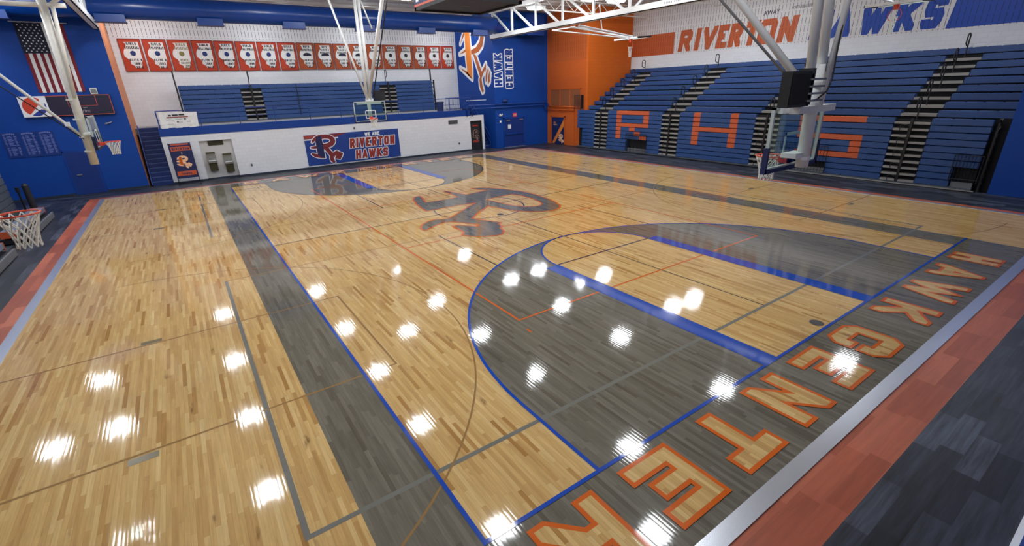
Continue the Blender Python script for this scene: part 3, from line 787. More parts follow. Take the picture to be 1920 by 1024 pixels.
for x, y, lab in LIST:
    if lp is None: lp = o = lamp_proto()
    else: o = copy_tree(lp)
    x, y = -1.657 + (x + 1.657) * 1.0074, -3.113 + (y + 3.113) * 1.0074
    o.location = (x, y, 9.2); o['label'] = lab

# ------------------------------------------------------------------ ROOF STEEL
def truss(xc, label, ytop, ybot):
    t = empty('roof_truss', (xc, (ytop + ybot) / 2, 7.74), label, 'roof truss', 'white roof trusses')
    m = MB(); m.box((xc - 0.13, ybot, 7.72), (xc + 0.13, ytop, 7.76), 'white_steel')
    for s in (-1, 1): m.box((xc + s * 0.13, ybot, 7.72), (xc + s * 0.09, ytop, 8.02), 'white_steel')
    m.build('bottom_chord', t)
    m = MB(); m.box((xc - 0.13, ybot, 9.36), (xc + 0.13, ytop, 9.58), 'white_steel'); m.build('top_chord', t)
    ys = [28.35, 25.95, 23.3, 20.7, 18.1, 15.5, 12.9, 10.3, 7.7, 5.1, 2.5, -0.1]
    for i, y in enumerate(ys):
        m = MB(); m.bar((xc, y, 7.8), (xc, y, 9.4), 0.13, 0.10, 'white_steel', (1, 0, 0)); m.build('web_post', t)
        if i + 1 < len(ys):
            a, b = (ys[i], ys[i + 1]) if i < 5 else (ys[i + 1], ys[i])
            m = MB(); m.bar((xc, a - 0.12 if i < 5 else a + 0.12, 9.36), (xc, b + 0.1 if i < 5 else b - 0.1, 7.8), 0.12, 0.10, 'white_steel', (1, 0, 0)); m.build('web_diagonal', t)
    return t
tr = truss(18.7, 'white steel roof truss running above the right sideline to the blue wall', 28.6, -3)
m = MB(); m.box((18.56, 12.1, 7.78), (18.57, 13.45, 8.0), 'white_paint')
fr = Frame((18.56, 13.45, 7.78), (0, -1, 0), (0, 0, 1), (-1, 0, 0))
for a, b in ((0.2, 0.28), (0.31, 0.37), (0.40, 0.47), (0.5, 0.56), (0.59, 0.66), (0.78, 0.85), (0.88, 0.95), (0.98, 1.04), (1.07, 1.13)): rect(m, fr, a, 0.07, b, 0.15, 'ink_grey', 0.003)
tag(m.build('sign_plate', tr), 'white plate with a line of small grey lettering')
truss(-3.72, 'white steel roof truss above the left side, ending over the flag wall corner', 29.2, -3)
for y, lab in ((22.6, 'thin grey roof joist between the truss and the orange wall, nearer the duct'), (16.8, 'thin grey roof joist between the truss and the lettered right wall'), (10.2, 'thin roof joist above the right seating, third from the duct')):
    t = empty('roof_joist', (23.5, y, 8.9), lab, 'roof joist', 'thin roof joists')
    xe = 23.9 if y > 24 else 28.4
    m = MB(); m.bar((18.85, y, 8.85), (xe, y, 8.85), 0.06, 0.07, 'cream_steel'); m.build('bottom_chord', t)
    m = MB(); m.bar((18.85, y, 9.5), (xe, y, 9.5), 0.06, 0.07, 'cream_steel'); m.build('top_chord', t)
    x = 18.9; k = 0
    while x + 0.8 < xe:
        m = MB(); m.bar((x, y, 8.85 if k % 2 else 9.5), (x + 0.8, y, 9.5 if k % 2 else 8.85), 0.03, 0.03, 'cream_steel'); m.build('web_diagonal', t); x += 0.8; k += 1

# ------------------------------------------------------------------ DUCT
t = empty('air_duct', (7, 28.0, 8.57), 'large round blue air duct running along the far end above the banners', 'air duct')
m = MB(); m.tube([(x, 28.0, 8.57) for x in (-8.6, -2, 4, 10, 16, 21.0)], 0.52, 'blue_duct', 40); m.build('pipe', t, True)
m = MB(); m.box((21.0, 27.35, 7.98), (22.6, 28.58, 9.3), 'blue_duct'); m.build('end_box', t)
for k in range(-2, 6):
    x = 1.05 + 4.03 * k
    if x > 18: continue
    m = MB(); m.box((x - 0.57, 27.55, 7.88), (x + 0.57, 27.95, 8.2), 'blue_duct'); m.box((x - 0.6, 27.50, 7.86), (x + 0.6, 28.0, 7.89), 'blue_dark'); m.build('register', t)
for x in (-4, 1, 6, 11, 16):
    m = MB(); m.tube([(x + 0.54 * 0, 28.0 + 0.525 * math.cos(a), 8.57 + 0.525 * math.sin(a)) for a in [2 * math.pi * i / 32 for i in range(32)]], 0.012, 'blue_duct', 5, True); m.build('seam', t)

# ------------------------------------------------------------------ BLEACHERS
def seat(parent, P, s0, s1, d, z, dep, hgt, cells=None, base='seat_blue', lip=True):
    """one bench board; P maps (along, away, up) to 3D"""
    m = MB()
    cells = cells or [(s0, s1, base)]
    for a, b, c in cells:
        m.box(P(a, d, z), P(b, d + dep, z + hgt), c)
        n = max(1, int((b - a) / 0.46))
        for i in range(n):    # moulded seat humps
            a1 = a + (b - a) * (i + 0.04) / n; b1 = a + (b - a) * (i + 0.96) / n
            m.hexa([P(a1, d + 0.02, z + hgt), P(b1, d + 0.02, z + hgt), P(b1, d + dep - 0.02, z + hgt), P(a1, d + dep - 0.02, z + hgt),
                    P(a1 + 0.03, d + 0.06, z + hgt + 0.018), P(b1 - 0.03, d + 0.06, z + hgt + 0.018), P(b1 - 0.03, d + dep - 0.06, z + hgt + 0.018), P(a1 + 0.03, d + dep - 0.06, z + hgt + 0.018)], c)
    o = m.build('seat_board', parent)
    if any(c == 'seat_orange' for _, _, c in cells): tag(o, 'blue seat board with an orange letter segment' if len(cells) > 1 else 'orange seat board')
    return o
def loop_rail(parent, P, s, d, z, hgt=0.95, name='aisle_rail'):
    m = MB()
    m.tube([P(s, d, z), P(s, d, z + hgt)] + [P(s, d - 0.17 + 0.17 * math.cos(a), z + hgt + 0.11 * math.sin(a)) for a in [math.pi * k / 6 for k in range(1, 7)]] +
           [P(s, d - 0.34, z + hgt - 0.3), P(s, d - 0.17, z + hgt - 0.38), P(s, d - 0.02, z + hgt - 0.36)], 0.028, 'black_metal', 6)
    m.build(name, parent)
def guard(parent, P, s0, s1, d, z0, z1, n):
    m = MB()
    m.tube([P(s0, d, z0), P(s0, d, z1), P(s1, d, z1), P(s1, d, z0)], 0.02, 'black_metal', 6)
    m.tube([P(s0, d, z0 + 0.12), P(s1, d, z0 + 0.12)], 0.015, 'black_metal', 6)
    for i in range(1, n): m.tube([P(s0 + (s1 - s0) * i / n, d, z0), P(s0 + (s1 - s0) * i / n, d, z1)], 0.011, 'black_metal', 5)
    m.build('guard_rail', parent)
def closed_bank(root, P, z0, n, pitch, secs, aisles, pattern, cuts, base='seat_blue', depth=0.5, curb=True, lip=0.008, rail=True, over=False):
    for (a, b) in secs:
        for j in range(n):      # j counted from the bottom
            pieces = [(a, b)]
            for (c0, c1, k) in cuts:
                if j < k:
                    q = []
                    for (u, v) in pieces:
                        if c1 <= u or c0 >= v: q.append((u, v)); continue
                        if c0 > u + 0.05: q.append((u, c0))
                        if c1 < v - 0.05: q.append((c1, v))
                    pieces = q
            for (u, v) in pieces:
                cells = []
                edges = sorted({u, v} | {e for (l, h, rows) in pattern for e in (l, h) if u < e < v and (n - 1 - j) in rows})
                for e0, e1 in zip(edges, edges[1:]):
                    mid = (e0 + e1) / 2
                    on = any(l < mid < h and (n - 1 - j) in rows for (l, h, rows) in pattern)
                    cells.append((e0, e1, 'seat_orange' if on else base))
                seat(root, P, u, v, lip * j, z0 + j * pitch, 0.24, pitch * 0.83, cells)
    lo = min(a for a, b in secs); hi = max(b for a, b in secs)
    m = MB(); m.box(P(lo + 0.02, 0.26, z0 - 0.1), P(hi - 0.02, depth, z0 + n * pitch - 0.1), 'dark_gap'); m.build('understructure', root)
    if curb:
        m = MB(); m.box(P(lo, 0.02, max(0.02, z0 - 0.1)), P(hi, 0.2, z0 - 0.015), 'seat_grey'); m.build('kick_board', root)
    for (a, b) in aisles:
        mid = (a + b) / 2
        if over: seat(root, P, a, b, lip * (n - 1), z0 + (n - 1) * pitch, 0.24, pitch * 0.83)
        for j in range(n - 1 if over else n):
            m = MB(); zz = z0 + j * pitch
            m.box(P(a + 0.02, lip * j - 0.02, zz - 0.01), P(mid - 0.05, 0.24, zz + 0.075), 'step_grey'); m.box(P(mid + 0.05, lip * j - 0.02, zz - 0.01), P(b - 0.02, 0.24, zz + 0.075), 'step_grey')
            m.build('aisle_step', root)
        if rail:
            m = MB(); m.box(P(mid - 0.045, -0.03, z0), P(mid + 0.045, 0.05, z0 + n * pitch - 0.05), 'black_metal'); m.build('aisle_rail', root)
            for j in range(0, n, 2):
                m = MB(); zz = z0 + j * pitch
                m.tube([P(mid + 0.05, -0.04, zz), P(mid + 0.05, -0.04, zz + 0.2), P(mid + 0.22, -0.04, zz + 0.25), P(mid + 0.34, -0.04, zz + 0.2), P(mid + 0.34, -0.04, zz)], 0.014, 'black_metal', 5)
                m.build('folded_rail', root)

PR = lambda s, d, z: (23.52 + d, s, z)
rb = empty('folded_bleachers', (23.6, 13, 0), 'folded lower bleachers on the right with blue boards forming large orange letters', 'bleachers')
SECS = [(1.6, 3.42), (4.68, 9.45), (10.75, 15.45), (16.78, 21.42), (22.72, 24.6)]
AIS = [(3.42, 4.68), (9.45, 10.75), (15.45, 16.78), (21.42, 22.72)]
PAT = [(17.8, 20.6, {0, 3}), (20.15, 20.6, {1, 2, 4, 5, 6}), (17.8, 18.25, {1, 2}), (18.9, 19.4, {4}), (18.45, 18.95, {5}), (17.9, 18.5, {6}),
       (14.05, 14.5, {0, 1, 2, 4, 5, 6}), (11.7, 12.15, {0, 1, 2, 4, 5, 6}), (11.7, 14.5, {3}),
       (5.7, 8.5, {0, 3, 6}), (8.05, 8.5, {1, 2}), (5.7, 6.15, {4, 5})]
closed_bank(rb, PR, 0.13, 10, 0.262, SECS, AIS, PAT, [(17.8, 19.55, 3), (6.95, 9.3, 2), (1.5, 2.32, 3), (24.0, 24.7, 5)], depth=0.37)
guard(rb, PR, 17.8, 19.55, -0.06, 0.12, 1.28, 14); guard(rb, PR, 6.95, 9.3, -0.06, 0.12, 1.35, 16); guard(rb, PR, 1.5, 2.35, -0.06, 0.35, 1.4, 8)
for a, b in ((17.85, 19.5), (7.0, 9.25), (1.62, 2.28)):
    m = MB(); m.box(PR(a, 0.1, 0.05), PR(b, 0.16, 0.33), 'grey_metal'); m.build('low_panel', rb)
m = MB()
m.box(PR(1.5, -0.05, 0.02), PR(9.4, 0.0, 0.06), 'step_grey'); m.box(PR(9.4, -0.03, 0.02), PR(24.5, 0.0, 0.05), 'black_metal'); m.build('floor_rail', rb)
m = MB()
for k in range(9): m.bar(PR(1.42, 0.12, 0.1 + 0.3 * k), PR(1.42, 0.36, 0.35 + 0.3 * k), 0.04, 0.04, 'black_metal'); m.bar(PR(1.42, 0.36, 0.1 + 0.3 * k), PR(1.42, 0.12, 0.35 + 0.3 * k), 0.04, 0.04, 'black_metal')
for d in (0.1, 0.33): m.box(PR(1.40, d, 0.0), PR(1.46, d + 0.05, 2.6), 'black_metal')
m.build('end_frame', rb)
m = MB(); m.box(PR(1.2, 0.5, 0.0), PR(1.58, 0.9, 2.75), 'dark_gap'); END = m

ub = empty('upper_bleachers', (26, 12.5, 2.7), 'open upper bleachers of blue bench rows rising to the lettered right wall', 'bleachers')
US = [(1.16, 3.42), (4.68, 9.45), (10.75, 15.45), (16.78, 21.42), (22.72, 23.88)]
for i in range(1, 10):
    d = 0.02 + 0.53 * i; z = 2.70 + 0.305 * i
    for (a, b) in (US if i < 9 else [(1.16, 23.88)]): seat(ub, PR, a, b, d, z - 0.25, 0.36, 0.235)
    m = MB(); m.box(PR(1.16, d + 0.10, z - 0.7), PR(23.88, min(d + 0.66, 4.86), z - 0.24), 'dark_gap'); m.build('riser', ub)
    for (a, b) in (AIS if i < 9 else []):
        mid = (a + b) / 2
        m = MB(); m.box(PR(a + 0.02, d - 0.02, z - 0.24), PR(b - 0.02, d + 0.40, z - 0.13), 'step_grey')
        m.build('aisle_step', ub)
        if i in (2, 4, 6, 8): loop_rail(ub, PR, mid, d + 0.12, z - 0.16, 0.9)
for a, b in AIS: loop_rail(ub, PR, (a + b) / 2, 0.45, 2.62, 0.8)
m = MB(); m.box(PR(1.16, 0.42, 0.0), PR(23.88, 4.86, 2.3), 'dark_gap'); m.build('understructure', ub)
END.build('end_panel', ub)
# caged guard at the far end of the folded bank
m = MB()
for (s, d) in ((24.95, 0.05), (24.25, 0.05), (24.25, 0.3)): m.tube([PR(s, d, 2.72), PR(s, d, 3.75)], 0.02, 'black_metal', 6)
for z in (2.8, 3.75): m.tube([PR(24.95, 0.05, z), PR(24.25, 0.05, z), PR(24.25, 0.3, z)], 0.02, 'black_metal', 6)
for k in range(1, 8): m.tube([PR(24.95 - 0.0875 * k, 0.05, 2.8), PR(24.95 - 0.0875 * k, 0.05, 3.75)], 0.012, 'black_metal', 5); m.tube([PR(24.25, 0.05 + 0.031 * k, 2.8), PR(24.25, 0.05 + 0.031 * k, 3.75)], 0.012, 'black_metal', 5)
tag(m.build('cage_guard'), 'black barred cage guard standing on the folded bleachers beside the orange wall', 'guard')

PL = lambda s, d, z: (-7.96 - d, s, z)
lb = empty('folded_bleachers', (-8.2, 12, 0), 'grey blue folded bleachers at the left edge with one front row pulled out', 'bleachers')
closed_bank(lb, PL, 0.13, 10, 0.262, [(1.6, 9.4), (10.8, 17.3), (18.9, 24.6)], [(9.4, 10.8), (17.3, 18.9)], [], [], base='seat_grey', depth=0.38)
for a, b in ((10.8, 17.2), (19.0, 23.4)):
    m = MB(); m.box((-7.9, a, 0.04), (-6.74, b, 0.20), 'pad_black'); m.box((-6.76, a, 0.02), (-6.70, b, 0.24), 'grey_metal'); m.build('pulled_out_deck', lb)
    m = MB(); m.box((-7.35, a, 0.30), (-6.92, b, 0.46), 'bench_sheen_grey'); m.box((-7.36, b, 0.24), (-6.91, b + 0.05, 0.47), 'seat_orange'); m.box((-7.36, a - 0.05, 0.24), (-6.91, a, 0.47), 'seat_orange')
    m.box((-7.3, a + 0.1, 0.2), (-6.97, b - 0.1, 0.3), 'dark_gap'); tag(m.build('seat_board', lb), 'front bench in blue grey with painted-in sheen and orange end caps')
m = MB(); m.tube([(-7.42, 24.45, 0.0), (-7.42, 24.45, 1.28)], 0.11, 'pad_black', 14); m.tube([(-7.42, 24.45, 1.28), (-7.42, 24.45, 1.36)], [0.11, 0.05], 'pad_black', 14)
tag(m.build('padded_post'), 'thick black padded post standing on the dark floor by the left bleachers', 'padded post')
m = MB(); m.tube([(-7.75, 24.75, 0.0), (-7.75, 24.75, 1.0)], 0.035, 'black_metal', 8); m.tube([(-7.75, 24.75, 1.0), (-7.75, 24.75, 1.2)], 0.07, 'black_metal', 8)
m.tube([(-7.75, 24.75, 0.0), (-7.75, 24.75, 0.04)], 0.14, 'black_metal', 10)
tag(m.build('slim_post'), 'slim black post just left of the thick padded post', 'post')

PM = lambda s, d, z: (s, 32.8 + d, z)
mb_ = empty('mezzanine_bleachers', (7.3, 33, 2.95), 'folded blue bleachers up on the mezzanine under the row of banners', 'bleachers')
closed_bank(mb_, PM, 3.03, 8, 0.272, [(-1.0, 2.28), (3.5, 11.45), (12.72, 15.75)], [(2.28, 3.5), (11.45, 12.72)], [], [], depth=0.7, lip=0.03, over=True)
for s in (2.9, 12.08): loop_rail(mb_, PM, s, 0.45, 5.0, 0.85)
m = MB()
for s in (-1.12, 15.8):
    m.box(PM(s, 0.0, 2.95), PM(s + 0.08, 0.12, 5.2), 'black_metal'); m.box(PM(s, 0.5, 2.95), PM(s + 0.08, 0.62, 6.0), 'black_metal')
    for k in range(7): m.bar(PM(s + 0.04, 0.06, 3.1 + 0.3 * k), PM(s + 0.04, 0.56, 3.3 + 0.3 * k), 0.04, 0.04, 'black_metal')
m.build('end_frame', mb_)
for s in (5.6, 10.3): 
    m = MB(); m.box(PM(s, -0.02, 3.2), PM(s + 0.05, 0.02, 5.1), 'deep_navy'); m.build('section_joint', mb_)

# mezzanine front railing
t = empty('mezzanine_railing', (7, 29.24, 2.99), 'thin blue pipe railing along the front edge of the mezzanine', 'railing')
m = MB(); m.tube([(-2.38, 29.25, 3.86), (16.9, 29.25, 3.83)], 0.025, 'sign_blue', 8); m.build('top_rail', t)
m = MB(); m.tube([(-2.38, 29.25, 3.42), (16.9, 29.25, 3.40)], 0.014, 'sign_blue', 6); m.build('mid_rail', t)
for x in [-2.38, -0.45, 1.5, 3.4, 5.4, 7.3, 9.2, 11.2, 13.1, 15.2, 16.9]:
    m = MB(); m.tube([(x, 29.25, 2.95), (x, 29.25, 3.86)], 0.03 if x < -2 else 0.02, 'sign_blue', 8); m.build('rail_post', t)
t = empty('stair_guard', (17, 30.2, 2.95), 'blue barred guard panels beside the right end of the mezzanine', 'railing')
m = MB()
for z in (3.05, 3.85): m.tube([(15.6, 30.6, z), (16.95, 30.6, z)], 0.02, 'sign_blue', 6)
for k in range(13): m.tube([(15.6 + k * 0.1125, 30.6, 3.05), (15.6 + k * 0.1125, 30.6, 3.85)], 0.011, 'sign_blue', 5)
m.build('barred_panel', t)
m = MB()
for z in (3.05, 3.95): m.tube([(17.0, 30.9, z), (18.0, 30.9, z)], 0.025, 'sign_blue', 6)
for x in (17.0, 18.0): m.tube([(x, 30.9, 2.95), (x, 30.9, 3.95)], 0.025, 'sign_blue', 6)
m.tube([(17.0, 30.9, 3.1), (18.0, 30.9, 3.9)], 0.015, 'sign_blue', 6); m.tube([(17.0, 30.9, 3.9), (18.0, 30.9, 3.1)], 0.015, 'sign_blue', 6)
m.tube([(16.8, 29.6, 3.62), (18.6, 29.6, 3.62)], 0.025, 'white_steel', 6); m.tube([(17.0, 29.5, 3.98), (18.7, 29.5, 3.98)], 0.02, 'sign_blue', 6)
m.build('cross_panel', t)
m = MB(); m.tube([(15.1, 30.6, 2.95), (15.1, 30.6, 3.55)], [0.24, 0.29], 'bin_blue', 16); m.tube([(15.1, 30.6, 3.55), (15.1, 30.6, 3.62)], 0.31, 'bin_blue', 16)
tag(m.build('trash_bin'), 'dark blue trash bin on the mezzanine right of the bleachers', 'trash bin')

# white sign cloth on the rail
m = MB(); N = 10
for i in range(N):
    a0, a1 = i / N, (i + 1) / N
    f = lambda a, b: (-2.25 + 1.72 * a - 0.06 * (1 - b), 29.17 - 0.02 * math.sin(a * 17 + b * 3) - 0.01 * math.sin(b * 9), 2.97 + (0.84 - 0.06 * a) * b)
    for j in range(4): m.poly([f(a0, j / 4), f(a1, j / 4), f(a1, (j + 1) / 4), f(a0, (j + 1) / 4)], 'cloth_white')
fr = Frame((-2.28, 29.135, 2.97), (1, 0, 0), (0, 0, 1), (0, -1, 0))
for a, b, c, dd, mm in ((0.42, 0.62, 0.55, 0.69, 'ink_black'), (0.60, 0.63, 0.85, 0.70, 'ink_black'), (0.90, 0.64, 1.15, 0.71, 'ink_black'), (0.32, 0.54, 1.30, 0.58, 'ink_red'), (0.70, 0.43, 1.0, 0.45, 'ink_grey'),
                        (1.1, 0.42, 1.17, 0.48, 'ink_black'), (0.74, 0.28, 0.82, 0.35, 'ink_black'), (0.84, 0.28, 1.0, 0.30, 'ink_grey'), (0.3, 0.20, 0.55, 0.22, 'ink_grey'), (1.2, 0.30, 1.38, 0.32, 'ink_grey')): rect(m, fr, a, b, c, dd, mm)
for k in range(8): 
    a = math.pi * (0.15 + 0.7 * k / 8); rect(m, fr, 0.42 + 0.2 * math.cos(a), 0.28 + 0.14 * math.sin(a), 0.45 + 0.2 * math.cos(a), 0.31 + 0.14 * math.sin(a), 'ink_grey')
t = tag(m.build('rail_banner'), 'white cloth sign with small dark print hung on the mezzanine rail', 'banner')

# ------------------------------------------------------------------ CHAMPIONSHIP BANNERS
ILL = [(-0.217, 0.489), (0.306, 0.5), (0.316, 0.313), (0.31, 0.151), (0.308, -0.04), (0.316, -0.163), (0.254, -0.286), (0.241, -0.383), (0.179, -0.479), (0.107, -0.473), (0.063, -0.456), (-0.021, -0.5), (-0.033, -0.409), (-0.167, -0.327), (-0.149, -0.218), (-0.191, -0.151), (-0.307, -0.057), (-0.316, 0.063), (-0.28, 0.17), (-0.204, 0.278), (-0.152, 0.358), (-0.164, 0.424)]
EDG = [-3.28, -2.15, -0.93, 0.29, 1.5, 2.68, 3.93, 5.17, 6.36, 7.56, 8.8, 9.95, 11.21, 12.43, 13.64, 14.91, 16.08, 17.32, 18.5]
BT = [(('GIRLS', 'VOLLEYBALL'), ('ELITE 8', '1981', '27-3'), 0, 'leftmost of the whole row'), (('GIRLS', 'VOLLEYBALL'), ('ELITE 8', '1982', '25-2'), 0, 'second from the left end'),
      (('GIRLS', 'VOLLEYBALL'), ('STATE', 'CHAMPS', '1983', '35-2'), 1, 'the one with the gold disc'), (('GIRLS', 'VOLLEYBALL'), ('ELITE 8', '1984', '34-2'), 0, 'just right of the gold disc one'),
      (('GIRLS', 'VOLLEYBALL'), ('RUNNER-UP', '1987', '34-7'), 0, 'fifth from the left end'), (('GIRLS', 'VOLLEYBALL'), ('4TH PLACE', '1988', '31-5'), 0, 'sixth from the left end'),
      (('GIRLS', 'VOLLEYBALL'), ('ELITE 8', '1988', '35-6'), 0, 'seventh from the left end'), (('GIRLS', 'VOLLEYBALL'), ('SWEET 16', '2006', '24-9'), 0, 'last before the half oval emblems'),
      (('BOYS', 'BASKETBALL'), ('4TH PLACE', '1978-79', '27-4'), 2, 'leftmost of the four half oval emblems'), (('BOYS', 'CLASS A', 'BASKETBALL'), ('ELITE 8', '1993-94', '27-6'), 2, 'second of the half oval emblems'),
      (('BOYS', 'CLASS A', 'BASKETBALL'), ('ELITE 8', '1995-96', '27-5'), 2, 'third of the half oval emblems'), (('BOYS', 'BASKETBALL'), ('ELITE 8', '1998-99', '28-4'), 2, 'half oval partly behind the far hoop mast'),
      (('BOYS', 'BASKETBALL'), ('RUNNER-UP', '2005', '29-5'), 0, 'behind the far hoop right brace'), (('GIRLS', 'BASKETBALL'), ('ELITE 8', '2005-06', '32-1'), 0, 'first right of the far hoop braces'),
      (('GIRLS', 'BASKETBALL'), ('ELITE 8', '2008-09', '29-5'), 0, 'fourth from the right end'), (('BOYS', 'BASKETBALL'), ('SWEET 16', '2008-09', '27-5'), 0, 'third from the right end'),
      (('BOYS', 'BASKETBALL'), ('ELITE 8', '2009-10', '30-4'), 0, 'second from the right end'), (('GIRLS', 'BASKETBALL'), ('ELITE 8', '2010-11', '29-4'), 0, 'rightmost, beside the blue wall')]
for i, (top, bot, sty, ds) in enumerate(BT):
    xa, xb = EDG[i] + 0.02, EDG[i + 1] - 0.05; zt = 7.78 - 0.003 * i; zb_ = 6.03 if i < 8 else 6.07
    ground = 'banner_rust' if 8 <= i <= 15 else 'banner_red'
    t = empty('championship_banner', ((xa + xb) / 2, 34.17, zb_), 'red banner with white state map, %s' % ds, 'banner', 'championship banners under the duct')
    m = MB(); nx = 8; amp = random.uniform(0.01, 0.02); ph = random.uniform(0, 6)
    yy = lambda a, b: 34.165 - amp * (1 - b) * math.sin(a * 9 + ph) - 0.01
    for k in range(nx):
        a0, a1 = k / nx, (k + 1) / nx
        for j in range(3):
            b0, b1 = j / 3, (j + 1) / 3
            m.poly([(xa + (xb - xa) * a0, yy(a0, b0), zb_ + (zt - zb_) * b0), (xa + (xb - xa) * a1, yy(a1, b0), zb_ + (zt - zb_) * b0), (xa + (xb - xa) * a1, yy(a1, b1), zb_ + (zt - zb_) * b1), (xa + (xb - xa) * a0, yy(a0, b1), zb_ + (zt - zb_) * b1)], ground)
    fr = Frame(((xa + xb) / 2, 34.128, (zt + zb_) / 2), (1, 0, 0), (0, 0, 1), (0, -1, 0))
    hw, hh = (xb - xa) / 2, (zt - zb_) / 2
    for q in ((-hw, -hh, hw, -hh + 0.03), (-hw, hh - 0.03, hw, hh), (-hw, -hh, -hw + 0.025, hh), (hw - 0.025, -hh, hw, hh)): rect(m, fr, *q, 'banner_edge')
    m.build('cloth', t)
    m = MB(); S = 1.42; sx = 0.97 * min(1, (xb - xa) / 1.12)
    m.tess([[fr.p(a * S * sx, b * S, 0.006) for a, b in ILL]], 'cloth_white')
    ink = 'ink_gold' if sty == 1 else 'ink_black'
    z = 0.54
    sz = 0.135 if len(top) == 2 else 0.115
    for s in top:
        text(m, fr, s, 0.07, z, sz, ink, wr=0.6, t=0.24, gap=0.2, lift=0.010, fit=min(0.30 if len(s) < 6 else 0.70, text_width(s, sz, 0.6, 0.2)) if len(s) > 7 else None); z -= sz * 1.55
    if sty == 2: disc(m, fr, 0.06, 0.06, 0.27, 0.16, 'deep_navy', 0.010, 16, -15, 195)
    else: disc(m, fr, 0.03, 0.10, 0.135, 0.135, 'ink_gold' if sty == 1 else ('blue_dark' if i < 8 else 'pad_black'), 0.010)
    z = -0.19; sz = 0.125 if len(bot) == 3 else 0.105
    for k, s in enumerate(bot):
        text(m, fr, s, 0.08 + 0.045 * k, z - sz, sz, ink, wr=0.6, t=0.24, gap=0.2, lift=0.010, fit=min(text_width(s, sz, 0.6, 0.2), 0.62)); z -= sz * 1.6
    m.build('state_emblem', t)

# ------------------------------------------------------------------ WALL BANNER (WE ARE ...)
t = empty('wall_banner', (7.87, 29.18, 0.18), 'wide blue wall banner with a big letter emblem and red lettering below the far hoop', 'banner')
m = MB(); m.box((4.76, 29.16, 0.18), (10.99, 29.2, 2.05), 'sign_blue'); m.build('panel', t)
fr = Frame((4.76, 29.16, 0.18), (1, 0, 0), (0, 0, 1), (0, -1, 0))
m = MB()
m.poly([fr.p(0.0, 1.65, 0.003), fr.p(1.9, 1.65, 0.003), fr.p(2.75, 1.86, 0.003), fr.p(0.0, 1.86, 0.003)], 'logo_red')
rect(m, fr, 0.0, 1.56, 2.1, 1.63, 'white_paint')
for k in range(7): rect(m, fr, 0.0, 1.66 + 0.03 * k, 1.2 - 0.1 * k, 1.672 + 0.03 * k, 'trim_red', 0.004)
m.build('stripe_graphic', t)
m = MB()
logo(m, lambda a, b, l: fr.p(1.255 + 1.85 * a, 0.942 + 1.85 * b, 0.004 + l), 'white_paint', 'logo_red', 0.024, stem='navy', dl=0.003, fingers='ink_red')
m.build('letter_emblem', t)
m = MB()
text(m, fr, 'WE ARE', 4.37, 1.555, 0.22, 'white_paint', wr=0.7, t=0.26, gap=0.12, lift=0.003, fit=1.02)
text(m, fr, 'RIVERTON', 4.30, 0.86, 0.60, 'ink_red', wr=0.58, t=0.25, gap=0.15, lift=0.003, outline='white_paint', ow=0.06, shear=0.12, fit=3.1)
text(m, fr, 'HAWKS', 4.17, 0.12, 0.58, 'ink_red', wr=0.62, t=0.25, gap=0.15, lift=0.003, outline='white_paint', ow=0.06, shear=0.12, fit=2.25)
m.build('lettering', t)

# pull-up banner on its stand
t = empty('pull_up_banner', (-1.75, 28.45, 0), 'narrow navy pull-up banner with orange bands standing before the white wall', 'banner')
m = MB(); m.box((-2.24, 28.44, 0.36), (-1.25, 28.46, 2.22), 'navy')
fr = Frame((-2.24, 28.44, 0.36), (1, 0, 0), (0, 0, 1), (0, -1, 0))
rect(m, fr, 0.06, 1.46, 0.94, 1.68, 'seat_orange'); rect(m, fr, 0.06, 0.14, 0.94, 0.38, 'seat_orange'); rect(m, fr, 0.1, 1.76, 0.9, 1.83, 'trim_red')
text(m, fr, 'RIVERTON', 0.5, 1.50, 0.13, 'navy', lift=0.006, fit=0.78); text(m, fr, 'HAWKS', 0.5, 0.20, 0.10, 'navy', lift=0.006, fit=0.45); text(m, fr, '1', 0.5, 1.26, 0.13, 'logo_peach', lift=0.006)
m.build('banner_sheet', t)
m = MB(); logo(m, lambda a, b, l: fr.p(0.5 + 0.62 * a, 0.86 + 0.66 * b, 0.004 + l), 'logo_peach', 'logo_peach', 0.022, stem='line_orange', dl=0.002); m.build('letter_emblem', t)
for x in (-2.24, -1.25):
    m = MB(); m.tube([(x, 28.47, 0.03), (x, 28.47, 2.24)], 0.02, 'black_metal', 6); m.tube([(x, 28.2, 0.02), (x, 28.75, 0.02)], 0.02, 'black_metal', 6); m.build('stand_leg', t)

